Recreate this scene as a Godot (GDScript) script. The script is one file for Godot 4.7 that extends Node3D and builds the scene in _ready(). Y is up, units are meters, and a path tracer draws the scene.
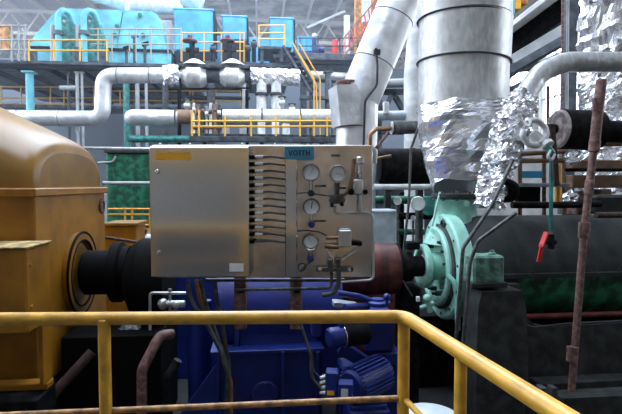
extends Node3D
# Turbine hall: fluid coupling control panel, yellow generator, green feed pump, pipework.

const F := 484.0            # focal length in pixels of the 622 x 414 frame
const EYE := 1.6
var cam_basis := Basis(Vector3.UP, deg_to_rad(-6.2)) * Basis(Vector3.RIGHT, deg_to_rad(-2.6))
var origin_of := {}
var taken := {}
var M := {}
var rng := RandomNumberGenerator.new()

# ---------------------------------------------------------------- mesh accumulator
class Acc:
	var v := PackedVector3Array()
	var n := PackedVector3Array()
	var ix := PackedInt32Array()

	func tri(a, b, c, na, nb, nc):
		var s = v.size()
		v.append(a); v.append(b); v.append(c)
		n.append(na); n.append(nb); n.append(nc)
		if (b - a).cross(c - a).dot(na + nb + nc) > 0.0:
			ix.append_array([s, s + 2, s + 1])
		else:
			ix.append_array([s, s + 1, s + 2])

	func quad(a, b, c, d, nn):
		tri(a, b, c, nn, nn, nn)
		tri(a, c, d, nn, nn, nn)

	func quadn(a, b, c, d, na, nb, nc, nd):
		tri(a, b, c, na, nb, nc)
		tri(a, c, d, na, nc, nd)

	# box with chamfered edges; size along the basis axes
	func box(c: Vector3, s: Vector3, bs := Basis.IDENTITY, bev := -1.0):
		var h = s * 0.5
		var m = min(h.x, min(h.y, h.z))
		var e = min(m * 0.25, 0.012) if bev < 0.0 else min(bev, m * 0.9)
		var axes = [bs.x.normalized(), bs.y.normalized(), bs.z.normalized()]
		var hh = [h.x, h.y, h.z]
		for k in 3:
			var i = (k + 1) % 3
			var j = (k + 2) % 3
			for sg in [-1.0, 1.0]:
				var q = []
				for w in [[-1, -1], [1, -1], [1, 1], [-1, 1]]:
					q.append(c + axes[k] * sg * hh[k] + axes[i] * w[0] * (hh[i] - e) + axes[j] * w[1] * (hh[j] - e))
				quad(q[0], q[1], q[2], q[3], axes[k] * sg)
		if e <= 0.0:
			return
		for k in 3:
			var i = (k + 1) % 3
			var j = (k + 2) % 3
			for a in [-1.0, 1.0]:
				for b in [-1.0, 1.0]:
					var p0 = c + axes[i] * a * hh[i] + axes[j] * b * (hh[j] - e)
					var p1 = c + axes[i] * a * (hh[i] - e) + axes[j] * b * hh[j]
					var dk = axes[k] * (hh[k] - e)
					quad(p0 - dk, p1 - dk, p1 + dk, p0 + dk, (axes[i] * a + axes[j] * b).normalized())
		for a in [-1.0, 1.0]:
			for b in [-1.0, 1.0]:
				for d in [-1.0, 1.0]:
					var X = axes[0] * a
					var Y = axes[1] * b
					var Z = axes[2] * d
					var nn = (X + Y + Z).normalized()
					tri(c + X * h.x + Y * (h.y - e) + Z * (h.z - e), c + X * (h.x - e) + Y * h.y + Z * (h.z - e), c + X * (h.x - e) + Y * (h.y - e) + Z * h.z, nn, nn, nn)

	# bar of rectangular section between two points
	func bar(a: Vector3, b: Vector3, w: float, t: float):
		var y = (b - a).normalized()
		var ref = Vector3.UP if abs(y.y) < 0.95 else Vector3(0, 0, 1)
		var x = y.cross(ref).normalized()
		var z = x.cross(y).normalized()
		box((a + b) * 0.5, Vector3(w, (b - a).length(), t), Basis(x, y, z))

	static func frame(axis: Vector3) -> Basis:
		var y = axis.normalized()
		var ref = Vector3.UP if abs(y.y) < 0.9 else Vector3(1, 0, 0)
		var x = y.cross(ref).normalized()
		return Basis(x, y, x.cross(y).normalized())

	# lathe: profile of [radius, height along axis]; crisp between segments unless smooth
	func lathe(o: Vector3, axis: Vector3, prof: Array, sides := 24, smooth := false):
		var fr = frame(axis)
		var k = prof.size()
		var nr = []
		for i in k - 1:
			var dr = prof[i + 1][0] - prof[i][0]
			var dh = prof[i + 1][1] - prof[i][1]
			var l = max(sqrt(dr * dr + dh * dh), 1e-6)
			nr.append(Vector2(dh / l, -dr / l))
		for i in k - 1:
			var n0: Vector2 = nr[i]
			var n1: Vector2 = nr[i]
			if smooth:
				if i > 0: n0 = (nr[i] + nr[i - 1]).normalized()
				if i < k - 2: n1 = (nr[i] + nr[i + 1]).normalized()
			for s in sides:
				var t0 = TAU * s / sides
				var t1 = TAU * (s + 1) / sides
				var u0 = fr.x * cos(t0) + fr.z * sin(t0)
				var u1 = fr.x * cos(t1) + fr.z * sin(t1)
				var a = o + u0 * prof[i][0] + fr.y * prof[i][1]
				var b = o + u1 * prof[i][0] + fr.y * prof[i][1]
				var c = o + u1 * prof[i + 1][0] + fr.y * prof[i + 1][1]
				var d = o + u0 * prof[i + 1][0] + fr.y * prof[i + 1][1]
				if prof[i][0] > 1e-5:
					tri(a, b, c, u0 * n0.x + fr.y * n0.y, u1 * n0.x + fr.y * n0.y, u1 * n1.x + fr.y * n1.y)
				if prof[i + 1][0] > 1e-5:
					tri(a, c, d, u0 * n0.x + fr.y * n0.y, u1 * n1.x + fr.y * n1.y, u0 * n1.x + fr.y * n1.y)

	# closed cylinder / cone with small chamfers
	func cyl(a: Vector3, b: Vector3, r: float, r2 := -1.0, sides := 20):
		if r2 < 0.0: r2 = r
		var l = (b - a).length()
		var e = min(min(r, l) * 0.15, 0.008)
		lathe(a, b - a, [[0, 0], [r - e, 0], [r, e], [r2, l - e], [max(r2 - e, 0.0), l], [0, l]], sides)

	func tube(pts: Array, r: float, sides := 12):
		var k = pts.size()
		var rows = []
		var nrm = []
		var t = (pts[1] - pts[0]).normalized()
		var u = frame(t).x
		for i in k:
			if i > 0:
				var t2 = (pts[i] - pts[i - 1]).normalized()
				if i < k - 1:
					t2 = ((pts[i] - pts[i - 1]).normalized() + (pts[i + 1] - pts[i]).normalized()).normalized()
				t = t2
			u = (u - t * u.dot(t)).normalized()
			var w = t.cross(u)
			var row = PackedVector3Array()
			var nr = PackedVector3Array()
			for s in sides:
				var g = TAU * s / sides
				var d = u * cos(g) + w * sin(g)
				row.append(pts[i] + d * r)
				nr.append(d)
			rows.append(row)
			nrm.append(nr)
		for i in k - 1:
			for s in sides:
				var s2 = (s + 1) % sides
				quadn(rows[i][s], rows[i][s2], rows[i + 1][s2], rows[i + 1][s], nrm[i][s], nrm[i][s2], nrm[i + 1][s2], nrm[i + 1][s])
		for e in [0, k - 1]:
			var nn = (pts[0] - pts[1]).normalized() if e == 0 else (pts[k - 1] - pts[k - 2]).normalized()
			for s in sides:
				tri(pts[e], rows[e][s], rows[e][(s + 1) % sides], nn, nn, nn)

	# rings given as rows of points round row centres; flat or smooth
	func loft(rows: Array, centres: Array, smooth := true, closed := true):
		var k = rows.size()
		var m = rows[0].size()
		var acc = []
		var mm = m if closed else m - 1
		if smooth:
			for i in k:
				var z = PackedVector3Array()
				z.resize(m)
				acc.append(z)
		var faces = []
		for i in k - 1:
			for s in mm:
				var s2 = (s + 1) % m
				var a = rows[i][s]; var b = rows[i][s2]; var c = rows[i + 1][s2]; var d = rows[i + 1][s]
				var mid = (centres[i] + centres[i + 1]) * 0.5
				for tr in [[a, b, c, i, s, i, s2, i + 1, s2], [a, c, d, i, s, i + 1, s2, i + 1, s]]:
					var nn = (tr[1] - tr[0]).cross(tr[2] - tr[0])
					if nn.length() < 1e-12:
						continue
					nn = nn.normalized()
					if nn.dot((tr[0] + tr[1] + tr[2]) / 3.0 - mid) < 0.0: nn = -nn
					if smooth:
						for q in 3:
							acc[tr[3 + q * 2]][tr[4 + q * 2]] += nn
						faces.append(tr)
					else:
						tri(tr[0], tr[1], tr[2], nn, nn, nn)
		for tr in faces:
			tri(tr[0], tr[1], tr[2], acc[tr[3]][tr[4]].normalized(), acc[tr[5]][tr[6]].normalized(), acc[tr[7]][tr[8]].normalized())

	# polygon (x, y of the basis) extruded along the basis z, centred
	func prism(poly: Array, o: Vector3, bs: Basis, depth: float):
		var pp = PackedVector2Array(poly)
		var t = Geometry2D.triangulate_polygon(pp)
		var z = bs.z * depth * 0.5
		var q = []
		for p in pp: q.append(o + bs.x * p.x + bs.y * p.y)
		for i in range(0, t.size(), 3):
			tri(q[t[i]] + z, q[t[i + 1]] + z, q[t[i + 2]] + z, bs.z, bs.z, bs.z)
			tri(q[t[i]] - z, q[t[i + 1]] - z, q[t[i + 2]] - z, -bs.z, -bs.z, -bs.z)
		var cw = Geometry2D.is_polygon_clockwise(pp)
		for i in q.size():
			var j = (i + 1) % q.size()
			var nn = (q[j] - q[i]).cross(bs.z).normalized() * (-1.0 if cw else 1.0)
			quad(q[i] - z, q[j] - z, q[j] + z, q[i] + z, nn)

	func torus(c: Vector3, axis: Vector3, R: float, r: float, sides := 24, ns := 8):
		var prof = []
		for i in ns + 1:
			var a = TAU * i / ns
			prof.append([R + r * cos(a), r * sin(a)])
		lathe(c, axis, prof, sides, true)

	func ball(c: Vector3, r: float, sides := 12):
		var prof = []
		for i in 9:
			var a = -PI / 2 + PI * i / 8.0
			prof.append([max(r * cos(a), 0.0), r * sin(a)])
		lathe(c, Vector3.UP, prof, sides, true)

	func hexbolt(c: Vector3, axis: Vector3, r: float, h: float):
		lathe(c, axis, [[r, 0], [r, h * 0.8], [r * 0.8, h], [0, h]], 6)

# ---------------------------------------------------------------- placing
# the point that the photograph shows at (px, py), d metres ahead in the hall (plane turned by a degrees)
func at(px: float, py: float, d: float, a := 0.0) -> Vector3:
	var dir = cam_basis * Vector3((px - 311.0) / F, -(py - 207.0) / F, -1.0)
	var nn = Vector3(sin(deg_to_rad(a)), 0, -cos(deg_to_rad(a)))
	return Vector3(0, EYE, 0) + dir * (d / dir.dot(nn))

# the same, at height y
func on_height(px: float, py: float, y: float) -> Vector3:
	var dir = cam_basis * Vector3((px - 311.0) / F, -(py - 207.0) / F, -1.0)
	return Vector3(0, EYE, 0) + dir * ((y - EYE) / dir.y)

func pts(list: Array, d := 0.0, a := 0.0) -> Array:
	var o = []
	for q in list:
		o.append(at(q[0], q[1], q[2] if q.size() > 2 else d, a))
	return o

# rounds the corners of a polyline
func bend(p: Array, r: float, steps := 6) -> Array:
	var o = [p[0]]
	for i in range(1, p.size() - 1):
		var a = p[i - 1] - p[i]
		var b = p[i + 1] - p[i]
		var ang = a.angle_to(b)
		if ang > PI - 0.02:
			o.append(p[i]); continue
		var t = min(r / tan(ang * 0.5), min(a.length(), b.length()) * 0.48)
		var p0 = p[i] + a.normalized() * t
		var p1 = p[i] + b.normalized() * t
		for s in steps + 1:
			var k = float(s) / steps
			o.append(p0.lerp(p[i], k).lerp(p[i].lerp(p1, k), k))
	o.append(p[p.size() - 1])
	return o

# box whose front face fills a rectangle of the photograph at depth d and which reaches back
func fbox(acc: Acc, x0: float, y0: float, x1: float, y1: float, d: float, back: float, a := 0.0, bev := -1.0):
	var mx = (x0 + x1) * 0.5
	var my = (y0 + y1) * 0.5
	var l = at(x0, my, d, a)
	var r = at(x1, my, d, a)
	var t = at(mx, y0, d, a)
	var b = at(mx, y1, d, a)
	var bs = Basis(Vector3.UP, deg_to_rad(-a))
	var c = Vector3((l.x + r.x) * 0.5, (t.y + b.y) * 0.5, (l.z + r.z) * 0.5) - bs.z * back * 0.5
	acc.box(c, Vector3(Vector2(r.x - l.x, r.z - l.z).length(), t.y - b.y, back), bs, bev)

# ---------------------------------------------------------------- nodes
func numbered(called: String) -> String:
	if not taken.has(called):
		taken[called] = 0
		return called
	taken[called] += 1
	return "%s_%03d" % [called, taken[called]]

func thing(called: String, label: String, category: String, base: Vector3, group := "") -> Node3D:
	var o = Node3D.new()
	o.name = numbered(called)
	add_child(o)
	o.position = base
	origin_of[o] = base
	o.set_meta("label", label)
	o.set_meta("category", category)
	if group != "": o.set_meta("group", group)
	return o

func to_mesh(acc: Acc, off: Vector3) -> ArrayMesh:
	var arr = []
	arr.resize(Mesh.ARRAY_MAX)
	var vv = acc.v
	for i in vv.size(): vv[i] -= off
	arr[Mesh.ARRAY_VERTEX] = vv
	arr[Mesh.ARRAY_NORMAL] = acc.n
	arr[Mesh.ARRAY_INDEX] = acc.ix
	var m = ArrayMesh.new()
	m.add_surface_from_arrays(Mesh.PRIMITIVE_TRIANGLES, arr)
	return m

func part(parent: Node3D, called: String, acc: Acc, mat: Material, label := "") -> MeshInstance3D:
	var o = MeshInstance3D.new()
	o.name = called
	var off = origin_of[parent]
	o.mesh = to_mesh(acc, off)
	o.material_override = mat
	parent.add_child(o, true)
	origin_of[o] = off
	if label != "": o.set_meta("label", label)
	return o

func base_of(acc: Acc) -> Vector3:
	var bb = AABB(acc.v[0], Vector3.ZERO)
	for p in acc.v: bb = bb.expand(p)
	return Vector3(bb.position.x + bb.size.x * 0.5, bb.position.y, bb.position.z + bb.size.z * 0.5)

func solo(called: String, label: String, category: String, acc: Acc, mat: Material, group := "") -> MeshInstance3D:
	var o = MeshInstance3D.new()
	o.name = numbered(called)
	var b = base_of(acc)
	o.mesh = to_mesh(acc, b)
	o.material_override = mat
	add_child(o)
	o.position = b
	origin_of[o] = b
	o.set_meta("label", label)
	o.set_meta("category", category)
	if group != "": o.set_meta("group", group)
	return o

func struct(called: String, acc: Acc, mat: Material) -> MeshInstance3D:
	var o = MeshInstance3D.new()
	o.name = numbered(called)
	o.mesh = to_mesh(acc, Vector3.ZERO)
	o.material_override = mat
	add_child(o)
	origin_of[o] = Vector3.ZERO
	o.set_meta("kind", "structure")
	return o

func text_on(parent: Node3D, called: String, words: String, where: Vector3, bs: Basis, width: float, mat: Material):
	var t = TextMesh.new()
	var f = SystemFont.new()
	f.font_names = PackedStringArray(["Droid Sans"])
	f.font_weight = 700
	t.font = f
	t.text = words
	t.font_size = 32
	t.pixel_size = 0.01
	t.depth = 0.02
	var w = t.get_aabb().size.x
	var o = MeshInstance3D.new()
	o.name = called
	o.mesh = t
	o.material_override = mat
	var k = width / max(w, 0.001)
	parent.add_child(o, true)
	o.transform = Transform3D(bs.scaled_local(Vector3(k, k, min(k, 0.1))), where - origin_of[parent])

# ---------------------------------------------------------------- materials
func noise_tex(kind: int, freq: float, lo: float, hi: float, stretch := Vector2.ONE, contrast := 1.0) -> ImageTexture:
	var nz = FastNoiseLite.new()
	nz.seed = kind
	nz.frequency = freq
	nz.fractal_octaves = 5
	nz.fractal_gain = 0.55
	var S = 256
	var src = nz.get_seamless_image(S, S)
	var im = Image.create(S, S, true, Image.FORMAT_RGB8)
	for y in S:
		for x in S:
			var g = src.get_pixel(int(x * stretch.x) % S, int(y * stretch.y) % S).r
			g = clamp((g - 0.5) * contrast + 0.5, 0.0, 1.0)
			var c = lerp(lo, hi, g)
			im.set_pixel(x, y, Color(c, c, c))
	im.generate_mipmaps()
	return ImageTexture.create_from_image(im)

var T := {}
func mat(c: Color, rough := 0.6, metal := 0.0, tex := "", scale := 1.0, bump := "", bump_amt := 0.4) -> StandardMaterial3D:
	var m = StandardMaterial3D.new()
	m.albedo_color = c
	m.roughness = rough
	m.metallic = metal
	m.uv1_triplanar = true
	m.uv1_world_triplanar = true
	m.uv1_scale = Vector3.ONE * scale
	if tex != "":
		m.albedo_texture = T[tex]
	if bump != "":
		m.normal_enabled = true
		m.normal_texture = T[bump]
		m.normal_scale = bump_amt
	return m

func rgb(r: int, g: int, b: int) -> Color:
	return Color(r / 255.0, g / 255.0, b / 255.0)

func normal_tex(sd: int, freq: float, strength: float) -> ImageTexture:
	var nz = FastNoiseLite.new()
	nz.seed = sd
	nz.frequency = freq
	nz.fractal_octaves = 4
	var im = nz.get_seamless_image(256, 256)
	im.convert(Image.FORMAT_RGBA8)
	im.bump_map_to_normal_map(strength)
	return ImageTexture.create_from_image(im)

func make_materials():
	T.grime = noise_tex(3, 0.012, 0.55, 1.0, Vector2.ONE, 1.8)
	T.soft = noise_tex(5, 0.008, 0.8, 1.0, Vector2.ONE, 1.5)
	T.blotch = noise_tex(8, 0.02, 0.25, 1.0, Vector2.ONE, 2.6)
	T.streak = noise_tex(11, 0.03, 0.6, 1.0, Vector2(4, 1), 2.0)
	T.wipe = noise_tex(31, 0.02, 0.84, 1.0, Vector2(3, 1), 1.6)
	T.brush = noise_tex(14, 0.05, 0.93, 1.0, Vector2(1, 8), 1.4)
	T.dents = normal_tex(21, 0.012, 8.0)
	T.fine = normal_tex(23, 0.06, 6.0)
	M.rail = mat(rgb(226, 170, 60), 0.36, 0.0, "soft", 5.0)
	M.rail_far = mat(rgb(226, 170, 60), 0.5)
	M.gen = mat(rgb(170, 114, 22), 0.42, 0.0, "soft", 0.8)
	M.gen_dim = mat(rgb(154, 110, 40), 0.34, 0.0, "soft", 0.8)  # same ochre paint as the body, darkened for the dimly lit cover
	M.steel = mat(rgb(200, 196, 192), 0.15, 1.0, "brush", 1.2)
	M.steel_plate = mat(rgb(216, 204, 194), 0.22, 1.0, "soft", 1.5)
	M.chrome = mat(rgb(205, 205, 205), 0.2, 1.0)
	M.bright = mat(rgb(214, 214, 212), 0.35, 0.8, "soft", 2.0)
	M.alu = mat(rgb(232, 232, 232), 0.38, 0.5, "soft", 0.9, "dents", 0.3)
	M.alu_dull = mat(rgb(206, 205, 202), 0.42, 0.35, "wipe", 0.8, "dents", 0.2)
	M.foil = mat(rgb(244, 245, 248), 0.22, 0.75)
	M.white = mat(rgb(226, 226, 224), 0.5, 0.0, "soft", 1.5)
	M.grey = mat(rgb(150, 156, 160), 0.5, 0.0, "soft", 1.5)
	M.cabinet = mat(rgb(205, 214, 220), 0.45, 0.0, "soft", 1.5)
	M.dark = mat(rgb(32, 32, 34), 0.8, 0.0, "grime", 2.0)
	M.black = mat(rgb(13, 13, 13), 0.8)
	M.iron = mat(rgb(74, 76, 78), 0.6, 0.3, "grime", 1.5)
	M.oily = mat(rgb(38, 36, 35), 0.65, 0.1, "grime", 2.0)
	M.beam = mat(rgb(82, 90, 98), 0.6, 0.1, "grime", 0.7)
	M.beam_pale = mat(rgb(170, 172, 172), 0.6, 0.0, "soft", 0.7)
	M.rust = mat(rgb(142, 104, 96), 0.7, 0.0, "grime", 4.0, "fine", 0.3)
	M.rust_dark = mat(rgb(84, 58, 50), 0.8, 0.0, "grime", 3.0)
	M.wood = mat(rgb(140, 108, 82), 0.7, 0.0, "soft", 1.5)
	M.blue = mat(rgb(22, 42, 122), 0.45, 0.0, "soft", 2.0)
	M.bend = mat(rgb(226, 226, 226), 0.4, 0.4, "wipe", 1.2, "dents", 0.8)
	M.cyan = mat(rgb(112, 204, 218), 0.5, 0.0, "soft", 0.5)
	M.azure = mat(rgb(56, 164, 210), 0.5, 0.0, "soft", 0.5)
	M.teal = mat(rgb(58, 148, 138), 0.5, 0.0, "grime", 1.0)
	M.mint_dull = mat(rgb(112, 156, 138), 0.6, 0.0, "grime", 2.5)
	M.knob = mat(rgb(30, 48, 120), 0.5)
	M.mint = mat(rgb(164, 222, 202), 0.4, 0.0, "soft", 2.5)
	M.green = mat(rgb(34, 116, 84), 0.5, 0.0, "grime", 1.2)
	M.casing = mat(rgb(50, 54, 51), 0.75, 0.0, "grime", 1.4)
	M.casing_green = mat(rgb(48, 132, 92), 0.55, 0.0, "blotch", 0.9)
	M.pedestal = mat(rgb(56, 58, 56), 0.7, 0.0, "grime", 1.4)
	M.red = mat(rgb(204, 44, 40), 0.45)
	M.red_dull = mat(rgb(120, 40, 36), 0.6, 0.0, "grime", 1.5)
	M.frosted = mat(rgb(214, 212, 222), 0.8)
	M.frosted.backlight_enabled = true
	M.frosted.backlight = Color(0.16, 0.16, 0.17)
	M.tan = mat(rgb(168, 156, 138), 0.6)
	M.iron_far = mat(rgb(92, 100, 108), 0.7)
	M.wall_dark = mat(rgb(136, 134, 132), 0.85, 0.0, "soft", 0.15)
	M.guard = mat(rgb(104, 52, 46), 0.5, 0.1, "grime", 2.0)
	M.concrete = mat(rgb(112, 110, 106), 0.85, 0.0, "grime", 0.3)
	M.floor = mat(rgb(46, 45, 44), 0.7, 0.0, "grime", 0.35)
	M.wall = mat(rgb(176, 170, 160), 0.85, 0.0, "soft", 0.15)
	M.roof = mat(rgb(226, 210, 190), 0.85, 0.0, "grime", 0.12)
	M.purlin = mat(rgb(236, 232, 224), 0.7)
	M.sign = mat(rgb(64, 132, 158), 0.45)
	M.ink = mat(rgb(16, 24, 34), 0.6)
	M.label_yellow = mat(rgb(240, 172, 40), 0.45)
	M.label_white = mat(rgb(226, 226, 226), 0.5)
	M.dial = mat(rgb(224, 230, 230), 0.4)
	M.hose = mat(rgb(40, 40, 42), 0.5)
	M.lead = mat(rgb(74, 76, 80), 0.5)
	M.conduit = mat(rgb(104, 104, 102), 0.45, 0.5, "grime", 3.0)
	M.copper = mat(rgb(160, 124, 96), 0.4, 0.7, "soft", 3.0)
	for k in ["black", "dark", "oily"]:
		M[k].metallic_specular = 0.2
	M.orange = mat(rgb(214, 142, 52), 0.6, 0.0, "grime", 1.0)

func _ready():
	rng.seed = 77
	# camera
	var cam = Camera3D.new()
	cam.name = "camera"
	cam.fov = rad_to_deg(2.0 * atan(207.0 / F))
	cam.near = 0.05
	cam.far = 200.0
	cam.transform = Transform3D(cam_basis, Vector3(0, EYE, 0))
	add_child(cam)
	cam.current = true
	# daylight: an overcast sky that enters through unseen rooflights and the side windows
	var sky_mat = ProceduralSkyMaterial.new()
	sky_mat.sky_top_color = Color(0.80, 0.86, 0.94)
	sky_mat.sky_horizon_color = Color(0.90, 0.92, 0.94)
	sky_mat.ground_horizon_color = Color(0.5, 0.5, 0.5)
	sky_mat.ground_bottom_color = Color(0.3, 0.3, 0.3)
	sky_mat.sun_angle_max = 0.0
	var sky = Sky.new()
	sky.sky_material = sky_mat
	var env = Environment.new()
	env.background_mode = Environment.BG_SKY
	env.sky = sky
	env.background_energy_multiplier = 7.0
	env.tonemap_mode = Environment.TONE_MAPPER_LINEAR
	env.tonemap_exposure = 1.7
	env.volumetric_fog_enabled = true
	env.volumetric_fog_density = 0.0
	env.sdfgi_enabled = true
	env.ssao_enabled = true
	env.ssil_enabled = true
	var we = WorldEnvironment.new()
	we.name = "environment"
	we.environment = env
	add_child(we)
	make_materials()
	build_hall()
	build_generator()
	build_panel()
	build_coupling()
	build_pump()
	build_ducts()
	build_right_pipework()
	build_centre_back()
	build_far_platform()
	build_far_pipes()
	build_walkway()

# ---------------------------------------------------------------- the hall
const XL := -24.0
const XR := 16.0
const ROOF := 14.0

func build_hall():
	var a = Acc.new()
	a.box(Vector3(-4, -0.95, -8), Vector3(42, 0.4, 34), Basis.IDENTITY, 0.0)
	struct("floor", a, M.floor)
	a = Acc.new()
	a.box(Vector3(-4, -0.95, -44), Vector3(42, 0.4, 38), Basis.IDENTITY, 0.0)
	struct("floor", a, mat(rgb(170, 166, 158), 0.8, 0.0, "grime", 0.3))  # hidden pale slab, added to bounce light up to the roof
	# side walls with tall window openings; left ones out of view, placed to light the ducts
	for side in [0, 1]:
		var x = XL - 0.2 if side == 0 else XR + 0.2
		var lo = 5.0 if side == 0 else 4.2
		var hi = 12.6 if side == 0 else 11.0
		a = Acc.new()
		a.box(Vector3(x, (lo - 0.95) * 0.5, -27), Vector3(0.4, lo + 0.95, 72), Basis.IDENTITY, 0.0)
		a.box(Vector3(x, (hi + ROOF + 0.3) * 0.5, -27), Vector3(0.4, ROOF + 0.3 - hi, 72), Basis.IDENTITY, 0.0)
		for k in 13:
			a.box(Vector3(x, (lo + hi) * 0.5, 9.0 - k * 6.0), Vector3(0.4, hi - lo, 1.2), Basis.IDENTITY, 0.0)
		a.box(Vector3(x, (lo + hi) * 0.5, 4.0), Vector3(0.4, hi - lo, 10.0), Basis.IDENTITY, 0.0)
		var w = struct("wall_left" if side == 0 else "wall_right", a, M.wall)
		for k in range(1, 12):
			var zc = 6.0 - k * 6.0
			var f = Acc.new()
			for j in 5:
				f.box(Vector3(x, (lo + hi) * 0.5, zc - 2.4 + j * 1.2), Vector3(0.08, hi - lo, 0.06), Basis.IDENTITY, 0.0)
			for j in 4:
				f.box(Vector3(x, lo + (hi - lo) * j / 3.0, zc), Vector3(0.08, 0.07, 4.8), Basis.IDENTITY, 0.0)
			part(w, "window_frame", f, M.beam_pale)
	a = Acc.new()
	a.box(Vector3(-4, 6.0, -62.2), Vector3(41, 14.4, 0.4), Basis.IDENTITY, 0.0)
	struct("wall_back", a, M.wall)
	a = Acc.new()
	a.box(Vector3(-4, 6.0, 9.0), Vector3(41, 14.4, 0.4), Basis.IDENTITY, 0.0)
	struct("wall_front", a, M.wall_dark)  # out of view behind the camera, tone set for the panel's reflection
	a = Acc.new()
	a.box(Vector3(-1.0, 2.45, 5.0), Vector3(12.0, 0.26, 0.3))  # out of view, placed for the warm streak mirrored in the panel
	for x in [-6.5, -2.0, 4.5]:
		a.box(Vector3(x, 1.2, 5.0), Vector3(0.2, 2.4, 0.2))
	solo("unseen_yellow_girder", "unseen yellow girder on posts behind the camera, placed for its reflection in the steel panel", "girder", a, M.rail)
	# roof: unseen near decks, openings placed to light the pipes and keep the pit dark, sheets between purlins over the far bays
	a = Acc.new()
	for r in [[XL - 0.4, -22.0], [-13.0, -5.0], [5.0, XR + 0.4]]:
		a.box(Vector3((r[0] + r[1]) * 0.5, ROOF + 0.15, -18), Vector3(r[1] - r[0], 0.3, 24.0), Basis.IDENTITY, 0.0)
	a.box(Vector3(-15.7, ROOF + 0.15, 1.6), Vector3(17.4, 0.3, 15.2), Basis.IDENTITY, 0.0)
	a.box(Vector3(8.9, ROOF + 0.15, 1.6), Vector3(15.4, 0.3, 15.2), Basis.IDENTITY, 0.0)
	a.box(Vector3(-3, ROOF + 0.15, 5.0), Vector3(10, 0.3, 8.4), Basis.IDENTITY, 0.0)
	var ceil_node = struct("ceiling", a, M.roof)
	var x0 = -24.3
	var n = 22
	var step = 41.0 / n
	var sheets = [M.roof, mat(rgb(236, 222, 204), 0.85, 0.0, "grime", 0.12), mat(rgb(206, 194, 176), 0.85, 0.0, "grime", 0.12)]
	for i in n:
		var xa = x0 + i * step
		var mid = xa + step * 0.5
		for j in 5:
			var s = Acc.new()
			s.box(Vector3(mid, ROOF + 0.15, -33.2 - j * 6.4), Vector3(step - 0.04, 0.1, 6.36), Basis.IDENTITY, 0.0)
			part(ceil_node, "roof_panel", s, M.frosted if mid > -21.5 and mid < -9.0 else sheets[rng.randi() % 3])
	for i in n + 1:
		var p = Acc.new()
		p.box(Vector3(x0 + i * step, ROOF - 0.06, -46.0), Vector3(0.14, 0.3, 32.0), Basis.IDENTITY, 0.0)
		part(ceil_node, "purlin", p, M.purlin)
	for j in 4:
		var z = -36.0 - j * 8.0
		var t = Acc.new()
		t.box(Vector3(-4, ROOF - 0.4, z), Vector3(40, 0.22, 0.2), Basis.IDENTITY, 0.0)
		t.box(Vector3(-4, ROOF - 1.9, z), Vector3(40, 0.22, 0.2), Basis.IDENTITY, 0.0)
		for k in 20:
			var xa = -24.0 + k * 2.0
			t.bar(Vector3(xa, ROOF - 1.9, z), Vector3(xa + 1.0, ROOF - 0.4, z), 0.1, 0.1)
			t.bar(Vector3(xa + 1.0, ROOF - 0.4, z), Vector3(xa + 2.0, ROOF - 1.9, z), 0.1, 0.1)
		part(ceil_node, "roof_truss", t, M.purlin)
	# the walkway that the photograph is taken from
	a = Acc.new()
	var bs = Basis(Vector3.RIGHT, Vector3(0, 0, -1), Vector3.UP)
	a.prism([Vector2(-9, -8.6), Vector2(-9, 1.95), Vector2(0.42, 1.95), Vector2(4.3, -8.6)], Vector3(0, -0.06, 0), bs, 0.12)
	for x in [-8.0, -4.0, -0.2]:
		for z in [-1.6, 6.0]:
			a.box(Vector3(x, -0.45, z), Vector3(0.15, 0.66, 0.15))
	struct("trim_1", a, M.iron)
	# thin dusty air in the far part of the hall
	var fv = FogVolume.new()
	fv.name = "haze"
	fv.size = Vector3(38, 14.2, 46)
	fv.position = Vector3(-4, 6.5, -38)
	var fm = FogMaterial.new()
	fm.density = 0.009
	fm.albedo = Color(0.86, 0.9, 0.97)
	fv.material = fm
	fv.set_meta("kind", "stuff")
	fv.set_meta("label", "thin bluish dusty haze in the far hall")
	add_child(fv)

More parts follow.
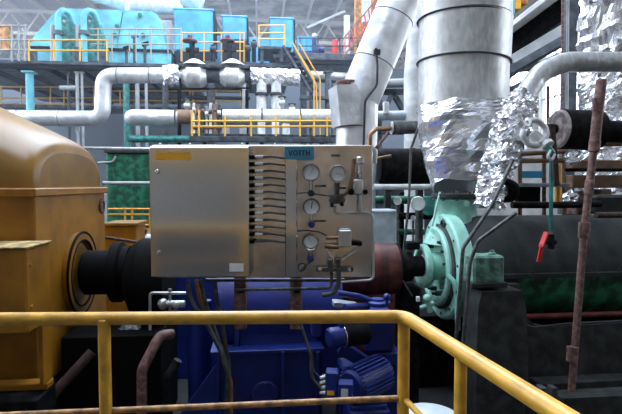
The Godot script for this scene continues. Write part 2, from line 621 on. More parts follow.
# ---------------------------------------------------------------- yellow generator
func build_generator():
	var X = -1.79
	var zc = -5.0
	var hw = 0.89
	var yf = 1.575
	var g = thing("generator", "large ochre yellow generator with sloping rounded cover at the left edge", "generator", Vector3(-3.6, -0.75, zc))
	# cover: arch sections that grow away from the coupling end
	var a = Acc.new()
	var rows = []
	var cen = []
	var secs = []
	for k in 7:
		var t = PI * 0.5 * k / 6.0
		secs.append([X - 0.02 - 0.10 * (1.0 - sin(t)), 0.47 + 0.03 - 0.05 * (1.0 - cos(t)) , 0.985 - 0.04 * (1.0 - cos(t))])
	secs = [[X - 0.01, 0.33, 0.87], [X - 0.02, 0.39, 0.92], [X - 0.05, 0.435, 0.95], [X - 0.10, 0.475, 0.97], [X - 0.17, 0.515, 0.98], [X - 0.26, 0.56, 0.985], [X - 0.88, 0.86, 0.985], [X - 1.1, 0.95, 0.985], [X - 1.4, 1.02, 0.985], [X - 3.2, 1.05, 0.985]]
	for s in secs:
		var row = PackedVector3Array()
		for i in 49:
			var t = PI * i / 48.0
			var cx = cos(t)
			var sy = sin(t)
			var px = sign(cx) * pow(abs(cx), 0.72)
			row.append(Vector3(s[0], yf + s[1] * pow(sy, 0.78), zc + hw * s[2] * px))
		rows.append(row)
		cen.append(Vector3(s[0], yf, zc))
	a.loft(rows, cen, true, false)
	for i in 48:
		a.tri(Vector3(X, yf, zc), rows[0][i], rows[0][i + 1], Vector3.RIGHT, Vector3.RIGHT, Vector3.RIGHT)
	# smoother look along the arch
	part(g, "cover", a, M.gen_dim)
	a = Acc.new()
	a.box(Vector3(X - 1.6, yf - 0.035, zc), Vector3(3.26, 0.07, hw * 2 + 0.1))
	part(g, "flange", a, M.gen)
	a = Acc.new()
	a.box(Vector3(X - 1.6, 0.70, zc), Vector3(3.2, 1.68, hw * 2))
	part(g, "body", a, M.gen)
	# bearing: half ring arch on the end wall, dark shaft opening
	a = Acc.new()
	var cy = 0.73
	a.lathe(Vector3(X, cy, zc), Vector3.RIGHT, [[0.40, 0], [0.40, 0.05], [0.385, 0.06], [0.33, 0.06], [0.32, 0.05], [0.32, 0.0]], 40)
	part(g, "bearing_ring", a, M.gen)
	for rr in [0.402, 0.325]:
		a = Acc.new()
		a.torus(Vector3(X + 0.055, cy, zc), Vector3.RIGHT, rr, 0.012, 48, 6)
		part(g, "bearing_seal", a, M.dark)
	a = Acc.new()
	a.lathe(Vector3(X, cy, zc), Vector3.RIGHT, [[0.32, 0.01], [0.27, 0.03], [0.0, 0.03]], 36)
	part(g, "bearing_plate", a, M.gen_dim)
	a = Acc.new()
	a.lathe(Vector3(X, 1.36, zc - 0.76), Vector3.RIGHT, [[0.085, 0], [0.085, 0.02], [0.06, 0.025], [0.06, 0.012], [0, 0.012]], 20)
	part(g, "inspection_port", a, M.rust, "small round brown port on the end wall")
	a = Acc.new()
	a.box(Vector3(X - 1.0, -0.10, zc + 0.55), Vector3(2.0, 0.06, 0.35))
	a.box(Vector3(X - 1.6, -0.45, zc), Vector3(3.2, 0.6, 1.5))
	part(g, "base_frame", a, M.dark)
	# terminal box in front, on a leg
	var tb = thing("terminal_box", "yellow steel box with pale dusty top standing before the generator", "box", Vector3(-2.4, -0.75, -3.8))
	a = Acc.new()
	var xr = -1.636
	a.box(Vector3(xr - 0.75, 0.845, -3.80), Vector3(1.5, 0.61, 0.40), Basis.IDENTITY, 0.012)
	part(tb, "body", a, M.gen)
	a = Acc.new()
	a.box(Vector3(xr - 0.75, 1.156, -3.80), Vector3(1.52, 0.014, 0.42), Basis.IDENTITY, 0.004)
	part(tb, "lid", a, mat(rgb(196, 168, 104), 0.8, 0.0, "grime", 2.0), "dusty pale lid")
	a = Acc.new()
	a.box(Vector3(xr - 0.02, 0.30, -3.92), Vector3(0.03, 0.48, 0.16))
	part(tb, "leg", a, M.gen)
	a = Acc.new()
	a.box(Vector3(xr - 0.75, 0.035, -3.95), Vector3(1.5, 0.05, 0.12))
	part(tb, "foot_bar", a, M.gen)
	a = Acc.new()
	a.box(Vector3(xr - 0.75, -0.37, -3.88), Vector3(1.5, 0.76, 0.34))
	part(tb, "plinth", a, M.dark)
	a = Acc.new()
	a.tube(bend([Vector3(-3.2, 0.32, -3.62), Vector3(-2.2, 0.30, -3.62), Vector3(-1.88, 0.46, -3.62)], 0.3), 0.02, 8)
	part(tb, "conduit", a, M.gen)
	for k in 2:
		a = Acc.new()
		a.hexbolt(Vector3(xr - 0.02, 1.02 - k * 0.3, -3.66), Vector3.RIGHT, 0.015, 0.03)
		part(tb, "screw", a, M.gen)
	# second, smaller yellow box behind the coupling end
	var sb = thing("ventilation_box", "small yellow box with pale lid behind the generator end wall", "box", at(118, 262, 6.6))
	a = Acc.new()
	fbox(a, 104, 226, 137, 330, 6.4, 0.5)
	part(sb, "body", a, M.gen)
	a = Acc.new()
	fbox(a, 103, 223, 138, 226, 6.38, 0.54)
	part(sb, "lid", a, M.gen_dim)
	# bent rod across
	a = Acc.new()
	a.tube(bend(pts([[102, 262], [102, 237], [136, 242]], 6.15), 0.03), 0.018, 8)
	part(sb, "bent_rod", a, M.rust_dark)
	# coupling between generator and fluid coupling
	var c = thing("shaft_coupling", "dark oily shaft coupling between yellow generator and control panel", "coupling", Vector3(-1.5, -0.75, zc))
	a = Acc.new()
	a.lathe(Vector3(X + 0.07, cy, zc), Vector3.RIGHT, [[0, 0], [0.20, 0], [0.22, 0.02], [0.22, 0.25], [0.30, 0.28], [0.30, 0.36], [0.26, 0.38], [0.26, 0.44], [0.16, 0.45], [0.16, 0.6], [0, 0.6]], 32)
	part(c, "hub", a, M.black)
	a = Acc.new()
	a.lathe(Vector3(-1.29, cy - 0.06, zc + 0.05), Vector3.RIGHT, [[0, 0], [0.24, 0], [0.34, 0.05], [0.40, 0.14], [0.40, 0.4], [0, 0.4]], 36)
	part(c, "guard", a, M.black)
	for k in 8:
		a = Acc.new()
		var t = TAU * k / 8.0
		a.hexbolt(Vector3(X + 0.39, cy + 0.24 * sin(t), zc + 0.24 * cos(t)), Vector3(1, 0, 0), 0.03, 0.05)
		part(c, "bolt", a, M.iron)
	var fd = Acc.new()
	fd.box(Vector3(3.2, -0.33, -5.6), Vector3(2.8, 0.84, 0.5))  # dark block added to cover the lit floor, stands in for shade
	solo("added_dark_block", "added long dark block hiding the lit floor under the rear of the pump", "foundation", fd, M.dark)
	fd = Acc.new()
	fd.box(Vector3(-0.05, -0.08, -6.1), Vector3(2.3, 1.34, 0.4))  # block added to cover the bright floor seen past the coupling
	solo("added_blue_block", "added blue block hiding the lit floor behind the coupling housing", "tank", fd, M.blue)
	a = Acc.new()
	a.box(Vector3(-1.32, -0.25, zc + 0.1), Vector3(0.86, 1.0, 0.9))
	part(c, "pedestal", a, M.black)

# ---------------------------------------------------------------- stainless control panel
const PD := 3.9
const PA := 6.2
func q(px: float, py: float, off := 0.0) -> Vector3:
	return at(px, py, PD - off, PA)

func build_panel():
	var B = Basis(Vector3.UP, deg_to_rad(-PA))
	var S = PD / F
	var p = thing("control_panel", "wide stainless steel control panel with gauges, cabinet and blue maker's sign", "control panel", Vector3(q(262, 280).x, -0.75, q(262, 280).z))
	var a = Acc.new()
	fbox(a, 153, 145, 372, 277.5, PD, 0.05, PA, 0.006)
	part(p, "back_plate", a, M.steel_plate)
	# cabinet
	a = Acc.new()
	fbox(a, 151, 146, 249, 277, PD - 0.10, 0.11, PA, 0.004)
	var cab = part(p, "cabinet", a, M.steel)
	a = Acc.new()
	fbox(a, 150, 147, 249, 277, PD - 0.125, 0.02, PA, 0.005)
	part(cab, "door", a, M.steel)
	a = Acc.new()
	fbox(a, 155, 152.5, 190.5, 160, PD - 0.127, 0.003, PA, 0.0)
	part(cab, "warning_label", a, M.label_yellow, "yellow printed label")
	a = Acc.new()
	fbox(a, 229.5, 263.5, 243.5, 271.5, PD - 0.127, 0.003, PA, 0.0)
	part(cab, "name_label", a, M.label_white, "white label")
	for r in [[157.5, 171.5], [159.5, 252.5]]:
		a = Acc.new()
		a.lathe(q(r[0], r[1], 0.125), B.z, [[0.016, 0], [0.016, 0.008], [0.012, 0.011], [0.012, 0.006], [0, 0.006]], 16)
		part(cab, "lock", a, M.chrome)
	for x in [160, 190, 242, 275]:
		a = Acc.new()
		a.hexbolt(q(x, 145, -0.02), Vector3.UP, 0.012, 0.014)
		part(p, "cap_screw", a, M.steel)
	# cable glands with leads that run to the cover strip
	for k in 13:
		var y = 157.0 + k * 7.05
		a = Acc.new()
		a.cyl(q(249.5, y, 0.06), q(254.5, y, 0.06), 0.016, -1, 10)
		part(p, "gland_nut", a, M.black)
		if k < 12:
			a = Acc.new()
			a.box((q(255, y - 0.5, 0.066) + q(263, y - 0.5, 0.066)) * 0.5, Vector3(0.062, 0.019, 0.022), B)
			part(p, "cable_marker", a, M.label_white)
		a = Acc.new()
		a.tube(bend([q(254, y, 0.06), q(262, y, 0.055), q(270, y - 0.8, 0.02), q(286, y + 1.2, 0.02)], 0.05), 0.0075, 8)
		part(p, "cable", a, M.lead)
	# cover strip
	a = Acc.new()
	fbox(a, 285, 159, 297, 277.5, PD - 0.07, 0.07, PA, 0.005)
	part(p, "cover_strip", a, M.steel)
	# blue sign
	a = Acc.new()
	fbox(a, 284.5, 146.5, 314, 159.5, PD - 0.074, 0.008, PA, 0.001)
	var s = part(p, "sign", a, M.sign, "blue sign with dark lettering")
	text_on(s, "lettering", "VOITH", q(299.3, 153, 0.075), B, 21 * S, M.ink)
	# small engraved plates
	for r in [[331, 154.5, 340, 156.5], [315, 185, 326, 187], [314, 220, 326, 222], [338, 187, 346, 189]]:
		a = Acc.new()
		fbox(a, r[0], r[1], r[2], r[3], PD - 0.004, 0.004, PA, 0.0)
		part(p, "name_plate", a, M.conduit)
	# gauges
	var gs = [[311, 172.5, 8.6, 195, M.hose, 0.5], [337.5, 173.5, 8.2, 200, M.conduit, 1.9], [311.5, 206.5, 8.4, 226, M.knob, 0.2], [310.5, 241, 8.2, 260, M.knob, -0.5]]
	for g in gs:
		var r = g[2] * S
		a = Acc.new()
		a.lathe(q(g[0], g[1], 0.0), B.z, [[r * 0.85, 0.03], [r, 0.035], [r, 0.085], [r * 0.93, 0.095], [r * 0.84, 0.092], [r * 0.82, 0.08]], 32)
		var gg = part(p, "gauge", a, M.steel if g[5] < 1.0 else M.bright)
		a = Acc.new()
		a.lathe(q(g[0], g[1], 0.078), B.z, [[r * 0.84, 0], [0, 0.0001]], 28)
		part(gg, "dial", a, M.dial)
		a = Acc.new()
		var d = B.x * sin(g[5]) + B.y * cos(g[5])
		a.bar(q(g[0], g[1], 0.082) - d * r * 0.25, q(g[0], g[1], 0.082) + d * r * 0.6, 0.007, 0.002)
		part(gg, "needle", a, M.ink)
		a = Acc.new()
		for k in 13:
			var t = -2.3 + 4.6 * k / 12.0
			var e = B.x * sin(t) + B.y * cos(t)
			a.bar(q(g[0], g[1], 0.080) + e * r * 0.64, q(g[0], g[1], 0.080) + e * r * 0.78, 0.004, 0.001)
		part(gg, "scale", a, M.ink)
		a = Acc.new()
		a.cyl(q(g[0], g[1], 0.04), q(g[0], g[3] - 4, 0.04), 0.013, -1, 10)
		part(p, "gauge_stem", a, M.chrome)
		a = Acc.new()
		a.lathe(q(g[0], g[3] - 2, 0.02), B.z, [[0, 0], [0.02, 0], [0.02, 0.03], [0.027, 0.035], [0.027, 0.06], [0.016, 0.065], [0, 0.065]], 12)
		part(p, "valve_knob", a, g[4])
	# capillary tubes on the plate
	for r in [[[297, 193.5], [306, 192.5], [318, 194.5], [330, 196], [337, 196]], [[297, 231], [306, 230.5], [320, 232], [330, 238], [340, 238]], [[337, 196], [345, 194], [352, 190], [356, 182]], [[311, 262], [305, 266], [300, 272]]]:
		a = Acc.new()
		a.tube(bend(pts(r.map(func(c): return [c[0], c[1], PD - 0.012]), 0, PA), 0.1), 0.006, 6)
		part(p, "capillary_tube", a, M.conduit)
	# valve tree at the upper right
	a = Acc.new()
	a.cyl(q(360, 157, 0.07), q(360, 164, 0.07), 0.036, -1, 18)
	a.cyl(q(360, 164, 0.07), q(360, 178, 0.07), 0.016, -1, 12)
	a.cyl(q(360, 171, 0.07), q(360, 174, 0.07), 0.022, -1, 12)
	part(p, "filter_bowl", a, M.chrome)
	a = Acc.new()
	a.box(q(358, 187, 0.05), Vector3(0.075, 0.12, 0.07), B)
	a.cyl(q(351, 192, 0.06), q(365, 192, 0.06), 0.02, -1, 12)
	a.cyl(q(360, 192, 0.06), q(360, 212, 0.06), 0.015, -1, 12)
	part(p, "valve_body", a, M.bright)
	a = Acc.new()
	a.tube(bend([q(354, 159, 0.04), q(354, 176, 0.04), q(349, 191, 0.05), q(344, 196, 0.05)], 0.08), 0.011, 8)
	part(p, "copper_tube", a, M.copper)
	a = Acc.new()
	a.lathe(q(351, 192, 0.07), B.z, [[0, 0], [0.026, 0], [0.026, 0.02], [0, 0.02]], 6)
	part(p, "hand_knob", a, M.black)
	a = Acc.new()
	a.lathe(q(365, 192, 0.07), B.z, [[0, 0], [0.022, 0], [0.022, 0.03], [0, 0.03]], 6)
	part(p, "hand_knob", a, M.black)
	# manifold under the second gauge
	a = Acc.new()
	a.box(q(337, 199, 0.04), Vector3(0.11, 0.075, 0.05), B)
	a.cyl(q(329, 200, 0.04), q(345, 200, 0.04), 0.018, -1, 10)
	a.cyl(q(337, 183, 0.05), q(337, 196, 0.05), 0.022, -1, 6)
	part(p, "manifold", a, M.conduit)
	a = Acc.new()
	a.cyl(q(332, 201, 0.05), q(332, 207, 0.06), 0.014, -1, 8)
	a.cyl(q(342, 201, 0.05), q(342, 206, 0.06), 0.014, -1, 8)
	part(p, "drain_fitting", a, M.black)
	# transmitter box with cable plug
	a = Acc.new()
	fbox(a, 338.5, 230, 351.5, 247, PD - 0.11, 0.08, PA, 0.008)
	fbox(a, 340, 228.5, 350, 230, PD - 0.10, 0.06, PA, 0.003)
	part(p, "transmitter", a, M.bright)
	a = Acc.new()
	a.cyl(q(351, 243, 0.06), q(362, 244, 0.06), 0.018, -1, 10)
	part(p, "cable_plug", a, M.black)
	a = Acc.new()
	a.cyl(q(326, 238, 0.03), q(339, 237.5, 0.05), 0.014, -1, 8)
	a.cyl(q(325, 246, 0.03), q(339, 247, 0.04), 0.02, -1, 8)
	part(p, "inlet_fitting", a, M.copper)
	a = Acc.new()
	a.tube([q(362, 244, 0.06), q(352, 253, 0.03), q(341.5, 260, 0.03)], 0.007, 6)
	a.tube([q(326, 248, 0.03), q(333, 259, 0.03)], 0.007, 6)
	part(p, "sensor_wire", a, M.label_white)
	# valve block low on the panel
	a = Acc.new()
	a.box(q(334.5, 269, 0.03), Vector3(0.30, 0.035, 0.05), B)
	a.box(q(330, 263, 0.05), Vector3(0.04, 0.07, 0.05), B)
	a.box(q(338, 262, 0.05), Vector3(0.04, 0.06, 0.05), B)
	part(p, "valve_block", a, M.conduit)
	for x in [320, 349]:
		a = Acc.new()
		a.lathe(q(x, 269, 0.045), B.z, [[0.018, 0], [0.018, 0.02], [0, 0.022]], 6)
		part(p, "hexagon_plug", a, M.steel)
	# ring mark of a blank opening
	a = Acc.new()
	a.torus(q(302, 267, 0.004), B.z, 0.03, 0.005, 20, 6)
	part(p, "blank_ring", a, M.conduit)
	# impulse pipe loop round the right edge
	a = Acc.new()
	a.tube(bend([q(335, 206, 0.04), q(335, 213, 0.03), q(357, 213, 0.03), q(373, 213, 0.03), q(373.5, 280, 0.03), q(341, 282, 0.03)], 0.05), 0.011, 10)
	part(p, "impulse_pipe", a, M.bright)
	a = Acc.new()
	a.tube(bend([q(331.5, 271, 0.03), q(331.5, 288, 0.03), q(290, 289, 0.03), q(236, 290, 0.0)], 0.04), 0.012, 10)
	a.tube(bend([q(338.5, 271, 0.03), q(338.5, 284, 0.04), q(333, 294, 0.04), q(322, 295, 0.04)], 0.07), 0.018, 10)
	part(p, "drain_pipe", a, M.conduit)
	a = Acc.new()
	a.tube(bend([q(370, 147, -0.06), q(375, 151, -0.06), q(374, 163, -0.06)], 0.03), 0.024, 10)
	part(p, "side_lever", a, M.bright)
	a = Acc.new()
	a.tube([q(371, 160, -0.06), q(379, 158, -0.10), q(391, 156, -0.14)], 0.012, 8)
	part(p, "side_tube", a, M.copper)
	# stand legs
	for x in [240, 296]:
		a = Acc.new()
		fbox(a, x - 6, 276, x + 6, 330, PD + 0.06, 0.06, PA)
		part(p, "stand_post", a, M.rust)
		a = Acc.new()
		a.box(q(x + 1, 290, -0.04), Vector3(0.05, 0.05, 0.03), B)
		part(p, "clamp", a, M.black)
	a = Acc.new()
	fbox(a, 205, 279, 345, 282, PD + 0.04, 0.04, PA)
	part(p, "stand_rail", a, M.iron)
	# flexible conduits that drop from the cabinet
	var runs = [[[188, 280], [190, 300], [206, 322], [221, 352], [228, 376], [225, 430]], [[200, 280], [206, 305], [220, 345], [229, 372], [228, 430]], [[196, 280], [200, 300], [213, 330], [225, 360], [231, 384], [231, 430]], [[215, 280], [217, 300], [222, 322], [229, 366], [230, 430]]]
	var lab = ["leftmost of the grey flexible conduits hanging under the steel cabinet", "second grey flexible conduit from the left under the steel cabinet", "third grey flexible conduit from the left under the steel cabinet", "rightmost of the grey flexible conduits under the steel cabinet"]
	for k in 4:
		a = Acc.new()
		a.tube(bend(pts(runs[k].map(func(c): return [c[0], c[1], PD - 0.06 + k * 0.04]), 0, PA), 0.25), 0.017, 10)
		solo("flexible_conduit", lab[k], "conduit", a, M.conduit if k != 2 else M.orange, "conduits under the cabinet")
	# bracket with small tubes at the lower left
	a = Acc.new()
	a.tube(bend([q(150, 330, -0.1), q(150, 293, -0.1), q(186, 293, -0.1)], 0.03), 0.012, 8)
	a.tube([q(170, 289, -0.1), q(170, 312, -0.1)], 0.012, 8)
	solo("tube_bracket", "thin bright bent tube frame below the left corner of the panel", "tube", a, M.bright)
	a = Acc.new()
	a.cyl(q(160, 304, -0.1), q(185, 304, -0.1), 0.03, -1, 12)
	a.ball(q(163, 304, -0.08), 0.045)
	a.ball(q(176, 305, -0.08), 0.035)
	solo("pipe_fitting", "grey pipe fitting with rounded joints under the panel's left corner", "fitting", a, M.bright)

# ---------------------------------------------------------------- blue fluid coupling and its oil pump
func build_coupling():
	var h = thing("fluid_coupling", "dark blue fluid coupling housing under the steel control panel", "coupling housing", at(262, 400, 4.6))
	var a = Acc.new()
	fbox(a, 238, 288, 318, 354, 4.55, 1.1, 0, 0.02)
	part(h, "housing", a, M.blue)
	a = Acc.new()
	fbox(a, 216, 352, 322, 440, 4.45, 1.3, 0, 0.02)
	part(h, "sump", a, M.blue)
	a = Acc.new()
	a.lathe(at(265, 394, 4.45), Vector3(0, 0, 1), [[0.135, 0], [0.135, 0.035], [0.125, 0.045], [0, 0.045]], 32)
	var fl = part(h, "cover_flange", a, M.blue)
	for k in 8:
		a = Acc.new()
		var t = TAU * k / 8.0
		a.hexbolt(at(265, 394, 4.45) + Vector3(cos(t) * 0.11, sin(t) * 0.11, 0.045), Vector3(0, 0, 1), 0.012, 0.01)
		part(fl, "bolt", a, M.blue)
	for x in [218, 283, 318]:
		a = Acc.new()
		fbox(a, x - 1.5, 352, x + 1.5, 440, 4.36, 0.12)
		part(h, "rib", a, M.blue)
	a = Acc.new()
	fbox(a, 234, 300, 239, 356, 4.5, 0.3)
	fbox(a, 210, 350, 324, 354, 4.38, 0.3)
	part(h, "ledge", a, M.blue)
	a = Acc.new()
	a.prism([Vector2(0, 0), Vector2(0, 0.45), Vector2(-0.36, -0.05), Vector2(-0.36, -0.12), Vector2(0, -0.12)], at(217, 412, 4.4), Basis.IDENTITY, 0.04)
	part(h, "gusset", a, M.blue)
	a = Acc.new()
	a.cyl(at(196, 318, 4.75), at(198, 430, 4.75), 0.09, -1, 20)
	part(h, "side_column", a, M.blue)
	a = Acc.new()
	a.cyl(at(207, 300, 4.9), at(207, 430, 4.9), 0.05, -1, 16)
	part(h, "oil_pipe", a, M.blue)
	a = Acc.new()
	a.cyl(Vector3(-0.4, 0.40, -5.0), Vector3(0.80, 0.40, -5.0), 0.5, -1, 40)
	part(h, "rotor_casing", a, M.blue)

	# oil pump block
	var p = thing("oil_pump", "blue oil pump block with horizontal cylinder behind the railing corner", "pump", at(365, 400, 4.3))
	a = Acc.new()
	fbox(a, 366, 312, 394, 352, 4.25, 0.35, 0, 0.02)
	part(p, "block", a, M.blue)
	a = Acc.new()
	fbox(a, 312, 322, 322, 338, 4.2, 0.15, 0, 0.015)
	part(p, "side_box", a, M.blue)
	a = Acc.new()
	var c0 = at(329, 338, 4.0)
	var ax = Vector3(0.95, 0.0, -0.32).normalized()
	a.lathe(c0, ax, [[0, -0.01], [0.065, -0.008], [0.082, 0.005], [0.085, 0.02], [0.085, 0.14]], 28)
	part(p, "end_cap", a, M.blue)
	a = Acc.new()
	a.lathe(c0, ax, [[0.085, 0.14], [0.098, 0.14], [0.098, 0.36], [0.0, 0.36]], 28)
	part(p, "cylinder", a, M.dark)
	a = Acc.new()
	a.torus(c0 + ax * 0.13, ax, 0.088, 0.008, 28)
	part(p, "clamp_band", a, M.chrome)
	a = Acc.new()
	a.box(c0 + ax * 0.12 + Vector3(0, 0.1, 0), Vector3(0.05, 0.05, 0.05))
	part(p, "band_screw", a, M.blue)
	a = Acc.new()
	a.lathe(at(378, 305, 4.2), Vector3.UP, [[0, 0], [0.10, 0], [0.11, 0.01], [0.11, 0.035], [0.09, 0.04], [0.06, 0.045], [0.06, 0.06], [0, 0.06]], 28)
	part(p, "top_flange", a, M.blue)
	a = Acc.new()
	a.ball(at(387, 297, 4.1), 0.033)
	a.cyl(at(387, 297, 4.1), at(387, 306, 4.1), 0.014)
	part(p, "relief_knob", a, M.blue)
	a = Acc.new()
	a.tube(bend(pts([[338, 293, 4.2], [358, 296, 4.2], [372, 301, 4.2]]), 0.1), 0.025, 10)
	a.tube(pts([[345, 308, 4.1], [368, 306, 4.2]]), 0.035, 10)
	part(p, "oil_line", a, M.blue)
	a = Acc.new()
	a.prism([Vector2(-0.1, -0.02), Vector2(0.12, -0.03), Vector2(0.12, -0.01), Vector2(-0.06, 0.02), Vector2(-0.1, 0.02)], at(344, 303, 4.25), Basis.IDENTITY, 0.14)
	part(p, "top_plate", a, M.grey)
	a = Acc.new()
	var bp = pts([[336, 348, 4.3], [344, 345, 4.3], [384, 368, 4.24], [378, 376, 4.24]])
	a.bar((bp[0] + bp[1]) * 0.5, (bp[2] + bp[3]) * 0.5, 0.07, 0.12)
	part(p, "sloping_bracket", a, M.blue)
	a = Acc.new()
	fbox(a, 374, 353, 402, 366, 4.26, 0.35)
	part(p, "base", a, M.blue)
	a = Acc.new()
	fbox(a, 340, 366, 402, 470, 4.35, 0.25)
	part(p, "plinth", a, M.blue)

	# electric motor with fins
	var m = thing("electric_motor", "blue finned electric motor with terminal box and cable glands below the oil pump", "motor", at(352, 412, 3.8))
	var mc = at(352, 386, 3.86)
	var max_ = Vector3(0.80, 0.05, -0.60).normalized()
	a = Acc.new()
	a.lathe(mc, max_, [[0, -0.02], [0.11, -0.02], [0.13, 0.0], [0.13, 0.40], [0, 0.42]], 32)
	part(m, "body", a, M.blue)
	var fr = Acc.frame(max_)
	for k in 26:
		a = Acc.new()
		var t = TAU * k / 26.0
		var u = fr.x * cos(t) + fr.z * sin(t)
		a.box(mc + max_ * 0.19 + u * 0.142, Vector3(0.012, 0.36, 0.034), Basis(max_.cross(u).normalized(), max_, u), 0.002)
		part(m, "fin", a, M.blue)
	var bsm = Basis(Vector3.UP, deg_to_rad(-12))
	a = Acc.new()
	a.box(at(332, 386, 3.74), Vector3(0.10, 0.26, 0.11), bsm, 0.01)
	var tb = part(m, "terminal_box", a, M.blue)
	a = Acc.new()
	a.box(at(331, 390, 3.74) + bsm.z * 0.056, Vector3(0.055, 0.035, 0.003), bsm, 0.0)
	part(tb, "warning_label", a, M.label_yellow, "yellow label")
	for k in 4:
		a = Acc.new()
		var gp = at(325.5, 376 + k * 5.5, 3.72)
		a.cyl(gp, gp + Vector3(-0.045, -0.01 + k * 0.004, 0.01), 0.012, -1, 8)
		part(tb, "cable_gland", a, M.label_white)
	a = Acc.new()
	fbox(a, 338, 384, 353, 404, 3.66, 0.1, 12, 0.008)
	var jb = part(m, "junction_box", a, M.blue)
	a = Acc.new()
	fbox(a, 341, 389, 348, 402, 3.657, 0.004, 12, 0.0)
	part(jb, "plate", a, M.cabinet, "pale plate")
	a = Acc.new()
	a.box(mc + Vector3(0.14, -0.19, -0.1), Vector3(0.3, 0.06, 0.26))
	a.box(mc + Vector3(0.14, -0.45, -0.1), Vector3(0.34, 0.5, 0.3))
	part(m, "foot", a, M.blue)
	a = Acc.new()
	a.tube(bend(pts([[300, 322, 3.75], [306, 340, 3.75], [311, 356, 3.72], [311, 378, 3.7], [321, 388, 3.7]]), 0.15), 0.012, 8)
	solo("motor_cable", "thin grey yellowish cable curving down to the motor's terminal box", "cable", a, M.conduit)
	a = Acc.new()
	a.tube(bend(pts([[312, 350, 3.78], [313, 372, 3.74], [322, 378, 3.72]]), 0.15), 0.008, 8)
	solo("signal_cable", "thin black cable beside the motor's terminal box", "cable", a, M.hose)

	# red coupling guard and shaft to the pump
	var g = thing("coupling_guard", "dark red brown cylindrical coupling guard right of the control panel", "guard", Vector3(1.15, -0.75, -5.0))
	a = Acc.new()
	a.lathe(Vector3(0.84, 0.71, -5.0), Vector3.RIGHT, [[0, 0], [0.27, 0], [0.27, 0.60], [0.25, 0.63], [0, 0.63]], 40)
	part(g, "drum", a, M.guard)
	a = Acc.new()
	a.torus(Vector3(1.46, 0.71, -5.0), Vector3.RIGHT, 0.255, 0.016, 36)
	part(g, "rim", a, M.dark)
	a = Acc.new()
	a.box(Vector3(1.15, -0.14, -5.0), Vector3(0.5, 1.22, 0.34))
	part(g, "support", a, M.red_dull)
	var s = thing("pump_shaft", "dark brown shaft and gland housing between red guard and green pump", "shaft", Vector3(1.5, -0.75, -5.0))
	a = Acc.new()
	a.lathe(Vector3(1.48, 0.73, -5.0), Vector3.RIGHT, [[0.18, 0], [0.18, 0.06], [0.16, 0.07], [0.16, 0.13], [0.11, 0.14], [0.11, 0.26]], 32)
	part(s, "gland_housing", a, M.oily)
	a = Acc.new()
	a.box(Vector3(1.62, 0.96, -4.98), Vector3(0.14, 0.08, 0.14))
	part(s, "lubricator", a, M.dark)
	a = Acc.new()
	a.box(Vector3(1.58, -0.11, -5.0), Vector3(0.2, 1.28, 0.26))
	part(s, "pedestal", a, M.dark)

